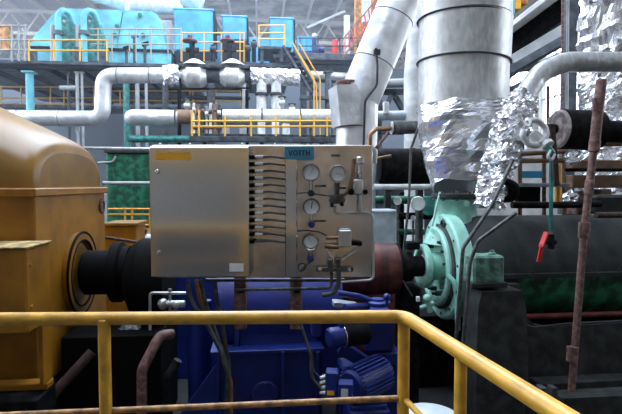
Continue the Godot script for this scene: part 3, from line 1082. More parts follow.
# ---------------------------------------------------------------- green feed pump
func build_pump():
	var X = 1.93
	var cy = 0.73
	var z = -5.0
	var p = thing("feed_pump", "large dark grey and green feed pump casing with mint green end flange", "pump", Vector3(3.0, -0.75, z))
	var a = Acc.new()
	a.lathe(Vector3(X, cy, z), Vector3.RIGHT, [[0.0, 0.02], [0.43, 0.02], [0.44, 0.0], [0.54, 0.0], [0.565, 0.02], [0.565, 0.13], [0.55, 0.15], [0.5, 0.15]], 64)
	var fl = part(p, "end_flange", a, M.mint, "mint green flange disc")
	a = Acc.new()
	a.lathe(Vector3(X, cy, z), Vector3.RIGHT, [[0.42, 0.03], [0.42, -0.05], [0.40, -0.065], [0.355, -0.065], [0.34, -0.05], [0.34, 0.02]], 56)
	part(fl, "raised_ring", a, M.mint)
	a = Acc.new()
	a.lathe(Vector3(X, cy, z), Vector3.RIGHT, [[0.425, 0.03], [0.425, -0.03], [0.455, -0.02], [0.455, 0.03]], 56)
	part(fl, "gasket_ring", a, M.iron)
	for k in 14:
		var t = TAU * (k + 0.5) / 14.0
		a = Acc.new()
		var o = Vector3(X - 0.02, cy + 0.30 * sin(t), z + 0.30 * cos(t))
		a.hexbolt(o + Vector3(0.05, 0, 0), Vector3.LEFT, 0.028, 0.07)
		a.cyl(o, o + Vector3(-0.055, 0, 0), 0.014, -1, 8)
		part(fl, "stud_nut", a, M.iron)
	for k in 12:
		var t = TAU * (k + 0.3) / 12.0
		a = Acc.new()
		a.hexbolt(Vector3(X, cy + 0.50 * sin(t), z + 0.50 * cos(t)), Vector3.LEFT, 0.014, 0.01)
		part(fl, "cap_screw", a, M.iron)
	a = Acc.new()
	a.torus(Vector3(X - 0.012, cy + 0.46, z + 0.12), Vector3.RIGHT, 0.042, 0.012, 20)
	part(fl, "lifting_ring", a, M.iron)
	a = Acc.new()
	a.lathe(Vector3(X, cy, z), Vector3.RIGHT, [[0.15, 0.02], [0.15, -0.13], [0.225, -0.14], [0.235, -0.15], [0.235, -0.20], [0.225, -0.212], [0.185, -0.212], [0.175, -0.20], [0.175, -0.155]], 44)
	var hub = part(p, "hub", a, M.mint)
	a = Acc.new()
	a.lathe(Vector3(X, cy, z), Vector3.RIGHT, [[0.175, -0.155], [0.0, -0.155]], 32)
	part(hub, "seal_plate", a, mat(rgb(206, 190, 182), 0.6, 0.0, "soft", 2.0), "pale pinkish seal plate")
	# barrel: grey upper half, green lower half
	var fine = FastNoiseLite.new()
	fine.frequency = 2.0
	for half in 2:
		var rows = []
		var cen = []
		for s in [[X + 0.15, 0.47], [X + 0.3, 0.5], [X + 0.32, 0.54], [X + 5.0, 0.54]]:
			var row = PackedVector3Array()
			for i in 25:
				var t = (PI * i / 24.0) + (PI if half == 1 else 0.0)
				row.append(Vector3(s[0], cy + s[1] * sin(t), z + s[1] * cos(t)))
			rows.append(row)
			cen.append(Vector3(s[0], cy, z))
		a = Acc.new()
		a.loft(rows, cen, true, false)
		part(p, "casing_cover" if half == 0 else "casing_body", a, M.casing if half == 0 else M.casing_green)
	a = Acc.new()
	a.box(Vector3(X + 2.7, cy - 0.02, z + 0.535), Vector3(4.6, 0.05, 0.05))
	part(p, "joint_flange", a, M.casing)
	for k in 9:
		a = Acc.new()
		a.hexbolt(Vector3(X + 0.75 + k * 0.3, cy + 0.0, z + 0.545), Vector3.UP, 0.012, 0.03)
		part(p, "joint_bolt", a, M.casing)
	# discharge neck under the big duct
	a = Acc.new()
	var nb = at(455, 232, 5.1)
	var nt = at(455, 199, 5.1)
	a.lathe(nb, Vector3.UP, [[0.34, -0.12], [0.27, 0.03], [0.235, 0.12], [0.215, (nt - nb).y - 0.02], [0.25, (nt - nb).y]], 36, true)
	part(p, "discharge_neck", a, M.mint)
	a = Acc.new()
	a.lathe(at(455, 198, 5.1), Vector3.UP, [[0, 0], [0.25, 0], [0.255, 0.005], [0.255, 0.045], [0.25, 0.05], [0, 0.05]], 36)
	var nf = part(p, "neck_flange", a, M.casing)
	for k in 10:
		var t = TAU * k / 10.0
		a = Acc.new()
		a.hexbolt(at(455, 198, 5.1) + Vector3(0.225 * cos(t), -0.025, 0.225 * sin(t)), Vector3.UP, 0.018, 0.1)
		part(nf, "bolt", a, M.iron)
	a = Acc.new()
	a.hexbolt(at(466, 204, 4.88), Vector3(0, 0, 1), 0.04, 0.03)
	part(p, "plug", a, M.mint)

	# bearing pedestal with a mint box on top
	var b = thing("bearing_pedestal", "grey dusty pedestal topped by a mint green box beside the pump flange", "pedestal", at(490, 400, 4.3))
	a = Acc.new()
	a.prism([Vector2(-0.20, 0.62), Vector2(0.17, 0.62), Vector2(0.22, 0.45), Vector2(0.25, 0.0), Vector2(0.25, -0.78), Vector2(-0.24, -0.78), Vector2(-0.24, 0.3), Vector2(-0.23, 0.5)], Vector3(at(492, 300, 4.3).x, 0.03, -4.22), Basis.IDENTITY, 0.26)
	part(b, "column", a, M.pedestal)
	a = Acc.new()
	fbox(a, 474, 256, 505, 284, 4.12, 0.22, 0, 0.02)
	part(b, "bearing_box", a, M.mint_dull)
	a = Acc.new()
	a.lathe(at(492, 255.5, 4.2), Vector3.UP, [[0, 0], [0.035, 0], [0.035, 0.025], [0.02, 0.035], [0.02, 0.05], [0, 0.05]], 14)
	part(b, "filler_cap", a, M.mint_dull)
	a = Acc.new()
	fbox(a, 472, 283, 508, 288, 4.1, 0.25)
	part(b, "bed_plate", a, M.casing)

	# base frame
	var f = thing("pump_base_frame", "dark grey cast base frame with rounded inner corner under the pump", "base frame", at(570, 400, 4.2))
	a = Acc.new()
	var o = at(520, 372, 4.37)
	var poly = [Vector2(-0.12, -0.9), Vector2(4.2, -0.9), Vector2(4.2, 0.52), Vector2(0.26, 0.43), Vector2(0.14, 0.46), Vector2(0.05, 0.54), Vector2(0.0, 0.66), Vector2(-0.02, 0.86), Vector2(-0.12, 0.86)]
	a.prism(poly, o + Vector3(0, 0, -0.04), Basis.IDENTITY, 0.08)
	part(f, "web", a, M.pedestal)
	a = Acc.new()
	a.box(o + Vector3(2.14, -0.10, 0.08), Vector3(4.1, 0.10, 0.16))
	part(f, "flange", a, M.casing)
	a = Acc.new()
	a.tube(pts([[512, 317, 4.5], [800, 308, 4.5]]), 0.028, 10)
	solo("drain_pipe", "dark rust red horizontal pipe lying over the pump base frame", "pipe", a, M.red_dull)
	a = Acc.new()
	a.tube(bend(pts([[517, 318, 4.3], [530, 328, 4.2], [565, 324, 4.2], [640, 320, 4.2]]), 0.3), 0.012, 8)
	solo("loose_cable", "black cable sagging along the top of the pump base frame", "cable", a, M.hose)
	var k1 = thing("floor_block", "low dark green machine block at the lower right corner", "block", at(600, 410, 3.5))
	a = Acc.new()
	fbox(a, 561, 394, 660, 470, 3.75, 0.14, 0, 0.02)
	part(k1, "body", a, M.casing)
	a = Acc.new()
	fbox(a, 566, 391, 660, 394, 3.78, 0.08, 0, 0.01)
	part(k1, "top_plate", a, M.casing)
	var bk = thing("pipe_clamp", "small dark double clamp on the floor left of the green block", "clamp", at(550, 400, 3.6))
	for x in [544, 555]:
		a = Acc.new()
		fbox(a, x - 3, 388, x + 3, 408, 3.6, 0.08)
		part(bk, "jaw", a, M.iron)
	a = Acc.new()
	fbox(a, 538, 402, 560, 425, 3.62, 0.2)
	part(bk, "foot", a, M.dark)

# ---------------------------------------------------------------- large ducts
func crinkle(rows_n: int, sides: int, path: Array, radii: Array, amp: float, freq: float, sd: int) -> Acc:
	# wrapped foil: rings along a path, pushed in and out by ridged noise, kept faceted
	var nz = FastNoiseLite.new()
	nz.seed = sd
	nz.frequency = freq
	nz.fractal_type = FastNoiseLite.FRACTAL_RIDGED
	nz.fractal_octaves = 3
	var rows = []
	var cen = []
	var k = path.size()
	var u = Vector3.ZERO
	for i in rows_n:
		var f = float(i) / (rows_n - 1) * (k - 1)
		var j = min(int(f), k - 2)
		var c = path[j].lerp(path[j + 1], f - j)
		var r = lerp(float(radii[j]), float(radii[j + 1]), f - j)
		var t = (path[j + 1] - path[j]).normalized()
		if u == Vector3.ZERO: u = Acc.frame(t).x
		u = (u - t * u.dot(t)).normalized()
		var w = t.cross(u)
		var row = PackedVector3Array()
		for s in sides:
			var g = TAU * (s + (0.5 if i % 2 == 1 else 0.0)) / sides
			var d = u * cos(g) + w * sin(g)
			var p = c + d * r
			var e = nz.get_noise_3d(p.x, p.y, p.z) * amp
			row.append(c + d * (r + e) + t * nz.get_noise_3d(p.z + 9.0, p.x, p.y) * amp * 0.5)
		rows.append(row)
		cen.append(c)
	var a = Acc.new()
	a.loft(rows, cen, false, true)
	return a

func build_ducts():
	var d = 5.5
	var top = at(462, -30, d)
	var x = at(463, 60, d).x
	var r = 0.515
	var p = thing("exhaust_duct", "big vertical grey metal duct with foil wrapped cone above the green pump", "duct", Vector3(x, at(463, 190, d).y, -d))
	var y0 = at(463, 106, d).y
	var y1 = at(463, 62.6, d).y
	var y2 = at(463, 21, d).y
	var a = Acc.new()
	a.lathe(Vector3(x, y0, -d), Vector3.UP, [[0, 0], [r * 0.99, 0], [r * 0.985, y1 - y0]], 64)
	part(p, "sheet", a, M.alu_dull)
	a = Acc.new()
	a.lathe(Vector3(x, y1 - 0.02, -d), Vector3(0.03, 1, 0.02), [[0, 0], [r + 0.006, 0], [r + 0.006, y2 - y1 + 0.02], [0, y2 - y1 + 0.02]], 64)
	part(p, "sheet", a, M.alu_dull)
	a = Acc.new()
	a.lathe(Vector3(x, y2, -d), Vector3.UP, [[0, 0], [r + 0.014, 0], [r + 0.014, 4.0], [0, 4.0]], 64)
	part(p, "sheet", a, M.alu_dull)
	for yy in [y1, y2]:
		a = Acc.new()
		a.torus(Vector3(x, yy - 0.01, -d), Vector3(0.03, 1, 0.02), r + 0.012, 0.010, 64, 6)
		part(p, "seam_band", a, M.iron)
	# foil cone
	var path = [at(463, 104, d), at(463, 118, d), at(462, 150, d), at(460, 182, d), at(459, 192, d - 0.1)]
	a = crinkle(34, 48, path, [0.50, 0.50, 0.43, 0.33, 0.29], 0.06, 1.25, 5)
	part(p, "foil_wrap", a, M.foil, "crumpled shiny foil cone")

	# diagonal steam pipe
	var s = thing("steam_pipe", "thick silver clad pipe slanting down behind the control panel", "pipe", at(353, 200, 7))
	var main = bend(pts([[498, -231, 7.0], [357.5, 102, 7.0], [353.5, 250, 7.0]]), 0.35, 10)
	a = Acc.new()
	a.tube(main, 0.30, 40)
	part(s, "cladding", a, M.alu)
	var dir = (at(430, -70, 7.0) - at(357.5, 102, 7.0)).normalized()
	for k in [[393, 18], [374, 63]]:
		a = Acc.new()
		a.torus(at(k[0], k[1], 7.0), dir, 0.302, 0.006, 48, 6)
		part(s, "seam", a, M.iron)
	a = Acc.new()
	a.torus(at(354, 128, 7.0), Vector3.UP, 0.302, 0.006, 48, 6)
	part(s, "seam", a, M.iron)
	a = Acc.new()
	var ob = at(345, 108, 6.85)
	a.prism([Vector2(-0.19, 0.28), Vector2(0.10, 0.30), Vector2(0.24, 0.05), Vector2(0.16, -0.24), Vector2(-0.13, -0.27)], ob, Basis(Vector3.UP, 0.15), 0.4)
	part(s, "cladding_box", a, M.alu)
	a = Acc.new()
	a.cyl(at(347, 90, 6.9), at(347, 81, 6.9), 0.11)
	a.cyl(at(347, 83.5, 6.9), at(347, 81.5, 6.9), 0.16, -1, 28)
	part(s, "branch_flange", a, M.rust)
	a = Acc.new()
	a.tube(bend(pts([[376, 48, 6.62], [377.5, 66, 6.62], [377, 85, 6.62], [365, 101, 6.62], [363.5, 150, 6.62]]), 0.15), 0.017, 8)
	part(s, "wire_rod", a, M.iron)
	a = Acc.new()
	a.box(at(377, 52, 6.63), Vector3(0.09, 0.07, 0.05))
	part(s, "clip", a, M.iron)

	a = Acc.new()
	a.tube(bend(pts([[421, -60, 9.0], [418, 30, 9.0], [414, 75, 9.0], [414, 240, 9.0]]), 0.4), 0.19, 24)
	solo("white_pipe", "bright white vertical pipe squeezed between slanting pipe and big duct", "pipe", a, M.white)

	# silver pipe that bends down, then foil
	var bp = thing("bent_pipe", "silver insulated pipe entering from the right and bending down into crumpled foil", "pipe", at(500, 205, 4.8))
	a = Acc.new()
	a.tube(bend(pts([[820, 62, 4.7], [566, 62, 4.7], [540, 72, 4.68], [524, 97, 4.6], [516, 114, 4.58]]), 0.5, 8), 0.102, 32)
	part(bp, "cladding", a, M.bend)
	var fp = pts([[525, 96, 4.6], [514, 122, 4.56], [503, 152, 4.52], [494, 180, 4.5], [490, 206, 4.48]])
	a = crinkle(60, 40, fp, [0.108, 0.15, 0.13, 0.11, 0.10], 0.07, 7.0, 9)
	part(bp, "foil_wrap", a, M.foil, "crumpled foil sleeve")
	a = Acc.new()
	a.lathe(at(507, 190, 4.42), Vector3(-0.5, -0.35, 0.8), [[0, 0], [0.115, 0], [0.12, 0.03], [0.10, 0.05], [0.06, 0.05], [0.05, 0.03], [0, 0.03]], 24)
	part(bp, "valve_end", a, M.oily)

	# wrapped column at the far right
	var fc = thing("foil_column", "tall column wrapped in crumpled bright foil at the right edge", "column", at(607, 120, 6.6))
	a = crinkle(120, 80, [at(618, -230, 6.6), at(618, 50, 6.6), at(618, 130, 6.6), at(618, 190, 6.6)], [0.44, 0.43, 0.43, 0.42], 0.13, 2.8, 17)
	part(fc, "wrap", a, M.foil)
	a = Acc.new()
	for k in 3:
		var yy = at(618, 8 + k * 48, 6.6)
		a.torus(yy, Vector3(0.1, 1, 0.2), 0.46, 0.008, 40, 6)
	part(fc, "tie_wire", a, M.iron)

# ---------------------------------------------------------------- right hand pipework
func pipe(called: String, label: String, list: Array, d: float, r: float, mt: Material, rb := 0.08, cat := "pipe", sides := 12) -> MeshInstance3D:
	var a = Acc.new()
	a.tube(bend(pts(list, d), rb), r, sides)
	return solo(called, label, cat, a, mt)

func build_right_pipework():
	var a
	# rusty vertical pipe with couplings
	var rp = thing("rusty_pipe", "thin rusty red brown vertical pipe with couplings in front of the pump", "pipe", at(572, 388, 3.82))
	a = Acc.new()
	var line = pts([[601.5, 80, 3.82], [594, 148, 3.82], [584, 232, 3.82], [571.5, 391, 3.82]])
	a.tube([line[0], line[1]], 0.041, 14)
	a.tube([line[1], line[2], line[3]], 0.030, 14)
	part(rp, "tube", a, M.rust)
	for k in [[595, 140, 594, 152, 0.045], [590, 180, 588.5, 195, 0.037], [586, 222, 584, 238, 0.037], [574.5, 346, 573, 363, 0.036]]:
		a = Acc.new()
		a.cyl(at(k[0], k[1], 3.82), at(k[2], k[3], 3.82), k[4], -1, 12)
		part(rp, "coupling", a, M.rust)
	for k in [[580.5, 222, 580, 238], [569, 346, 568, 361], [594.5, 98, 594, 111]]:
		a = Acc.new()
		a.cyl(at(k[0], k[1], 3.79), at(k[2], k[3], 3.79), 0.018, -1, 10)
		part(rp, "clip", a, M.rust)
	# red handled valve on a thin teal tube
	var v = thing("ball_valve", "small valve with bright red lever hanging on a thin teal tube", "valve", at(549, 245, 4.2))
	a = Acc.new()
	a.tube(pts([[551, 157, 4.2], [551, 236, 4.2]]), 0.018, 10)
	part(v, "tube", a, M.teal)
	a = Acc.new()
	a.cyl(at(551, 234, 4.2), at(551, 249, 4.2), 0.03, -1, 12)
	a.cyl(at(545, 242, 4.2), at(556, 242, 4.2), 0.022, -1, 12)
	part(v, "body", a, M.dark)
	a = Acc.new()
	a.bar(at(546.5, 232, 4.14), at(541, 247, 4.12), 0.048, 0.018)
	a.bar(at(542.5, 244, 4.12), at(538.5, 262, 4.14), 0.038, 0.018)
	part(v, "lever", a, M.red)
	# conduits that bend down beside the green flange
	pipe("bent_conduit", "upper grey conduit bending down in front of the mint green flange", [[513, 160, 4.2], [492, 205, 4.1], [463, 248, 4.05], [456, 340, 4.05]], 0, 0.017, M.conduit, 0.1, "conduit", 10)
	pipe("bent_conduit", "lower grey conduit bending down beside the mint bearing box", [[516, 213, 4.0], [478, 241, 3.98], [470, 262, 3.98], [463, 345, 3.98]], 0, 0.017, M.conduit, 0.1, "conduit", 10)
	# valve with white yoke
	var y = thing("gate_valve", "white gate valve yoke with curved handle before the crumpled foil", "valve", at(540, 150, 4.3))
	a = Acc.new()
	var hp = [[530, 121], [537, 120], [545, 127], [547, 135], [541, 143]]
	a.tube(bend(pts(hp, 4.25), 0.06), 0.027, 12)
	var hq = [[524, 130], [522, 136], [528, 144], [536, 146], [542, 142]]
	a.tube(bend(pts(hq, 4.28), 0.06), 0.029, 12)
	part(y, "yoke", a, M.white)
	a = Acc.new()
	a.cyl(at(532, 133, 4.33), at(546, 143, 4.25), 0.05, 0.042, 18)
	a.cyl(at(546, 143, 4.25), at(549, 146, 4.22), 0.055, -1, 18)
	part(y, "bonnet", a, M.white)
	a = Acc.new()
	a.cyl(at(547, 146, 4.22), at(551, 152, 4.2), 0.03, -1, 12)
	a.ball(at(551, 153, 4.2), 0.038)
	part(y, "stem", a, M.teal)
	a = Acc.new()
	a.tube(bend(pts([[551, 150], [548, 156], [552, 161], [555, 154]], 4.16), 0.02), 0.012, 8)
	part(y, "hook", a, M.white)
	# round actuator
	var m = thing("valve_actuator", "dark cylindrical actuator with pale pinkish round face behind the rusty pipe", "actuator", at(570, 150, 4.9))
	a = Acc.new()
	var c = at(556, 129, 4.9)
	var ax = Vector3(1.0, -0.02, -0.06).normalized()
	a.lathe(c, ax, [[0.2, 0.02], [0.215, 0.04], [0.215, 0.48], [0.18, 0.5], [0, 0.5]], 36)
	part(m, "body", a, M.oily)
	a = Acc.new()
	a.lathe(c, ax, [[0, 0], [0.185, 0], [0.205, 0.02], [0.21, 0.05]], 36)
	part(m, "face_plate", a, mat(rgb(206, 188, 186), 0.6, 0.1, "grime", 2.0))
	a = Acc.new()
	a.cyl(c, c - ax * 0.10, 0.05, -1, 16)
	part(m, "shaft", a, M.dark)
	a = Acc.new()
	a.bar(at(551.5, 124, 4.72), at(556.5, 186, 4.72), 0.055, 0.04)
	part(m, "lever", a, M.rust_dark)
	a = Acc.new()
	a.cyl(c + ax * 0.5, c + ax * 1.2, 0.12, -1, 18)
	part(m, "tail", a, M.dark)
	# pipes and frames behind
	pipe("cross_pipe", "dusty brown horizontal pipe right below the round actuator", [[568, 143, 5.4], [760, 140, 5.4]], 0, 0.05, M.wood, 0.1, "pipe", 14)
	var fr = thing("pipe_rack", "brown tubular rack with two cross bars behind the teal tube", "rack", at(545, 190, 5.2))
	for k in [[519, 154, 570, 151], [519, 161, 575, 160]]:
		a = Acc.new()
		a.tube(pts([[k[0], k[1], 5.45], [k[2], k[3], 5.45]]), 0.03, 12)
		part(fr, "cross_bar", a, M.wood)
	for k in [520, 544, 564]:
		a = Acc.new()
		a.tube(pts([[k, 152, 5.45], [k, 225, 5.45]]), 0.024, 12)
		part(fr, "upright", a, M.rust if k == 544 else M.wood)
	a = Acc.new()
	a.tube(pts([[548, 86, 5.45], [548, 154, 5.45]]), 0.018, 10)
	part(fr, "riser", a, M.rust)
	a = Acc.new()
	fbox(a, 521.5, 171, 543, 178, 5.44, 0.04)
	solo("blue_board", "bright blue strip of board seen through the brown rack", "board", a, M.azure)
	a = Acc.new()
	fbox(a, 514, 183, 570, 187, 5.3, 0.2)
	solo("grey_shelf", "narrow grey shelf plate below the blue strip", "shelf", a, M.grey)
	a = Acc.new()
	fbox(a, 519, 187, 541, 204, 5.35, 0.1)
	solo("dark_box", "small black box hanging under the narrow grey shelf", "box", a, M.black)
	for k in [[558.5, "left"], [564, "right"]]:
		a = Acc.new()
		fbox(a, k[0] - 1.6, 165, k[0] + 1.6, 208, 5.5, 0.04)
		solo("yellow_post", "short yellow post behind the pipe rack, %s one of the pair" % k[1], "post", a, M.label_yellow, "yellow posts behind the rack")
	pipe("header_pipe", "dark dusty horizontal pipe lying on top of the pump casing", [[512, 205, 4.7], [560, 205, 4.7], [600, 204, 4.7]], 0, 0.035, M.oily, 0.1, "pipe", 12)
	pipe("branch_pipe", "rusty pipe end right of the rusty vertical pipe", [[596, 215, 4.4], [640, 215, 4.4]], 0, 0.03, M.rust_dark, 0.1, "pipe", 12)
	pipe("dark_pipe", "thin black horizontal pipe right of the valve actuator", [[566, 170, 5.0], [760, 170, 5.0]], 0, 0.02, M.dark, 0.1, "pipe", 10)
	var bs = thing("beam_stack", "stack of rusty brown beams behind the vertical rusty pipe", "beams", at(600, 200, 5.6))
	for k in [[572, 160, 740, 169], [573, 175, 740, 188], [577, 191, 590, 215], [600, 189, 612, 215]]:
		a = Acc.new()
		fbox(a, k[0], k[1], k[2], k[3], 5.6, 0.3)
		part(bs, "beam", a, M.wood if k[1] < 190 else M.rust)
	a = Acc.new()
	fbox(a, 598, 195, 640, 214, 5.2, 0.3, 0, 0.03)
	solo("grey_casting", "grey green block at right edge on top of the pump casing", "casting", a, M.casing)
	for k in [[572, 156, 4.8, "upper"], [570, 197, 4.85, "lower"]]:
		a = crinkle(14, 14, [at(k[0] - 4, k[1] - 5, k[2]), at(k[0], k[1], k[2]), at(k[0] + 2, k[1] + 7, k[2])], [0.02, 0.06, 0.03], 0.05, 12.0, int(k[1]))
		solo("foil_scrap", "%s of two white crumpled foil scraps beside the rusty pipe" % k[3], "foil", a, M.foil, "foil scraps")
	# steel column and the sloping gallery behind
	var col = thing("steel_column", "dark grey steel column between sloping gallery and foil wrapped column", "column", at(571, 190, 7.8))
	a = Acc.new()
	fbox(a, 566.5, -20, 577, 215, 7.8, 0.06)
	part(col, "flange", a, M.beam)
	a = Acc.new()
	fbox(a, 570.5, -20, 573, 215, 7.86, 0.3)
	part(col, "web", a, M.beam)
	for k in [563, 568]:
		pipe("riser", "thin %s vertical pipe beside the dark steel column" % ("rust red" if k == 563 else "grey"), [[k, -20, 7.5], [k - 1, 125, 7.5]], 0, 0.022, M.rust if k == 563 else M.beam_pale, 0.1, "pipe", 8)
	var g = thing("sloping_gallery", "sloping enclosed gallery with white side and dark underside above the bent silver pipe", "gallery", at(535, 60, 11))
	a = Acc.new()
	a.bar(at(496, 42, 11.5), at(572, -16, 10.5), 0.7, 0.12)
	part(g, "side_panel", a, M.white)
	a = Acc.new()
	a.bar(at(496, 62, 12.4), at(572, 8, 11.4), 1.9, 0.75)
	part(g, "underside", a, M.dark)
	a = Acc.new()
	a.bar(at(496, 72, 11.4), at(572, 27, 10.4), 0.2, 0.3)
	part(g, "girder", a, M.beam_pale)
	a = Acc.new()
	a.bar(at(496, 79, 11.3), at(572, 36, 10.3), 0.22, 0.2)
	part(g, "girder", a, M.beam)
	a = Acc.new()
	a.bar(at(500, 68, 11.1), at(552, 66, 11.1), 0.2, 0.2)
	part(g, "tie_beam", a, M.beam)
	a = Acc.new()
	a.bar(at(505, 92, 10.5), at(530, 80, 10.5), 0.12, 0.12)
	part(g, "brace", a, M.beam)
	for k in 3:
		a = Acc.new()
		var mats = [M.cyan, M.label_yellow, M.orange]
		fbox(a, 509 + k * 6.5, -10, 515 + k * 6.5, 14 - k * 5, 14.0, 0.3)
		solo("colour_panel", "%s painted panel above the white gallery side" % ["cyan", "yellow", "orange"][k], "panel", a, mats[k])

# ---------------------------------------------------------------- between the panel and the pump
func build_centre_back():
	var a
	var e = thing("grey_cabinet", "pale blue grey steel cabinet standing behind the red guard", "cabinet", at(384, 250, 6.0))
	a = Acc.new()
	fbox(a, 368, 212, 396.5, 330, 6.0, 0.35, 0, 0.012)
	part(e, "body", a, M.cabinet)
	a = Acc.new()
	fbox(a, 367, 210, 397.5, 213, 5.98, 0.39, 0, 0.01)
	part(e, "roof", a, M.cabinet)
	# dark cylinders
	var t = thing("dark_vessel", "dark grey horizontal vessel behind the panel's upper right corner", "vessel", at(400, 190, 7.2))
	a = Acc.new()
	a.lathe(at(378, 166, 7.2), Vector3.RIGHT, [[0, 0], [0.24, 0], [0.27, 0.04], [0.27, 0.5], [0.28, 0.5], [0.28, 0.56], [0.27, 0.56], [0.27, 1.1], [0, 1.1]], 36)
	part(t, "shell", a, M.oily)
	for k in [388, 420]:
		a = Acc.new()
		fbox(a, k - 3, 180, k + 3, 343, 7.15, 0.12)
		part(t, "saddle", a, M.iron)
	var s = thing("pipe_stub", "grey pipe stub with pale open end above the dark vessel", "pipe", at(400, 135, 6.2))
	a = Acc.new()
	a.cyl(at(392, 128, 6.2), at(425, 127, 6.3), 0.085, -1, 20)
	part(s, "tube", a, M.conduit)
	a = Acc.new()
	a.lathe(at(392, 128, 6.2), Vector3.LEFT, [[0.085, 0], [0.085, 0.01], [0, 0.012]], 20)
	part(s, "end_face", a, M.white)
	pipe("rusty_loop", "bent rusty brown pipe rising behind the panel's top right corner", [[361, 372, 6.0], [361, 168, 6.0], [370, 152, 6.0], [370, 134, 6.0], [376, 129, 6.05], [391.5, 128.3, 6.2]], 0, 0.03, M.copper, 0.08)
	pipe("rust_rod", "thin rusty rod leaning under the grey pipe stub", [[376, 148, 6.0], [389, 132, 6.0]], 0, 0.02, M.rust, 0.05, "rod", 8)
	pipe("instrument_tube", "tall thin grey tube in front of the dark vessel", [[418, 129, 5.6], [411, 148, 5.6], [409, 200, 5.6], [404, 250, 5.6]], 0, 0.016, M.conduit, 0.1, "tube", 8)
	pipe("white_trough", "long white trough below the dark vessel", [[374, 187, 6.6], [432, 187, 6.6]], 0, 0.04, M.white, 0.1, "trough", 8)
	pipe("cyan_pipe", "pale cyan horizontal pipe between slanting pipe and white pipe", [[372, 116, 9.0], [420, 115, 9.0]], 0, 0.09, M.cabinet, 0.1, "pipe", 16)
	pipe("cross_pipe", "grey horizontal pipe high between slanting pipe and white pipe", [[378, 84, 10.9], [425, 82, 10.9]], 0, 0.1, M.beam_pale, 0.1, "pipe", 14)
	a = Acc.new()
	a.box(at(386, 108, 8.9), Vector3(0.10, 0.22, 0.1))
	solo("pipe_hanger", "white hanger clip on the pale cyan horizontal pipe", "clip", a, M.white)
	var br = thing("steel_bracket", "grey triangular steel bracket behind the slanting silver pipe", "bracket", at(395, 120, 11))
	for k in [[378, 92, 404, 92], [382, 112, 393, 93], [404, 112, 393, 93], [378, 132, 410, 132], [379, 78, 379, 288], [409, 78, 409, 288]]:
		a = Acc.new()
		a.bar(at(k[0], k[1], 11.0), at(k[2], k[3], 11.0), 0.12, 0.12)
		part(br, "strut", a, M.beam)
	# gauges on tubes
	for k in [[418, 203.5, 7.5, 5.5, "white round gauge on a thin tube left of the mint flange", M.white], [397.5, 201, 4.2, 5.7, "small white gauge above the grey cabinet's corner", M.white], [413, 218, 2.6, 6.4, "tiny white gauge left of the mint flange", M.cabinet]]:
		var g = thing("pressure_gauge", k[4], "gauge", at(k[0], 250, k[3]))
		var r = k[2] * k[3] / F
		a = Acc.new()
		var ax = Vector3(-0.35, 0, 0.94).normalized()
		a.lathe(at(k[0], k[1], k[3]), ax, [[0, -0.05], [r * 0.9, -0.05], [r, -0.04], [r, 0.02], [r * 0.92, 0.03], [r * 0.88, 0.02]], 28)
		part(g, "case", a, M.bright)
		a = Acc.new()
		a.lathe(at(k[0], k[1], k[3]), ax, [[r * 0.9, 0.02], [0, 0.021]], 24)
		part(g, "dial", a, k[5])
		a = Acc.new()
		a.tube([at(k[0], k[1] + k[2] * 0.8, k[3]), at(k[0], 185.0 + 2.33 * F / k[3], k[3])], 0.015, 8)
		part(g, "stem", a, M.conduit)
	pipe("stay_rod", "thin pale stay rod leaning against the green pump neck", [[440, 192, 5.0], [432, 226, 4.9]], 0, 0.012, M.mint, 0.05, "rod", 8)
	# dark pipe bank behind
	var pb = thing("pipe_bank", "bank of three dark green pipes on posts behind the grey cabinet", "pipes", at(415, 327, 8.0))
	for k in 3:
		a = Acc.new()
		a.tube(pts([[362, 200 + k * 16, 8.0], [470, 200 + k * 16, 8.0]]), 0.07 - 0.01 * k, 12)
		part(pb, "pipe", a, [M.green, M.dark, M.green][k])
	for x in [402, 440]:
		a = Acc.new()
		fbox(a, x - 2, 192, x + 2, 327, 8.05, 0.08)
		part(pb, "post", a, M.dark)
	a = Acc.new()
	a.lathe(at(431, 206, 7.7), Vector3(-0.6, 0, 0.8), [[0, -0.2], [0.12, -0.2], [0.12, 0], [0.15, 0.02], [0.15, 0.1], [0, 0.12]], 24)
	part(pb, "teal_cap", a, M.teal, "round teal cap")
	a = Acc.new()
	fbox(a, 340, 150, 470, 330, 9.5, 0.3)  # backing sheet added to fill the dark background here
	solo("added_backdrop", "added grey backing sheet far behind the dark vessel", "skid", a, M.beam)
	# small white fitting items low right of the guard
	var vf = thing("sampling_valve", "small greenish white valve fittings low behind the railing corner", "valve", at(430, 310, 4.6))
	a = Acc.new()
	a.cyl(at(426, 297, 4.6), at(430, 312, 4.6), 0.028)
	a.ball(at(427, 298, 4.58), 0.04)
	a.cyl(at(420, 308, 4.6), at(434, 303, 4.6), 0.022)
	part(vf, "body", a, M.mint)
	a = Acc.new()
	a.box(at(418, 299, 4.6), Vector3(0.035, 0.05, 0.03))
	part(vf, "tag", a, M.label_white)
	pipe("lever_rod", "thin grey rod slanting down below the pump shaft", [[403, 281, 4.7], [412, 296, 4.7]], 0, 0.01, M.conduit, 0.05, "rod", 8)
	# frame of dark uprights by the pump flange
	pipe("red_standpipe", "dark red brown standpipe between mint flange and pedestal", [[466, 280, 4.5], [462, 430, 4.5]], 0, 0.02, M.red_dull, 0.05, "pipe", 10)
	pipe("seal_pipe", "pale mint bent pipe at the lower edge of the flange", [[447, 275, 4.6], [454, 281, 4.55], [457, 296, 4.55], [458, 330, 4.55]], 0, 0.026, M.mint, 0.08, "pipe", 10)
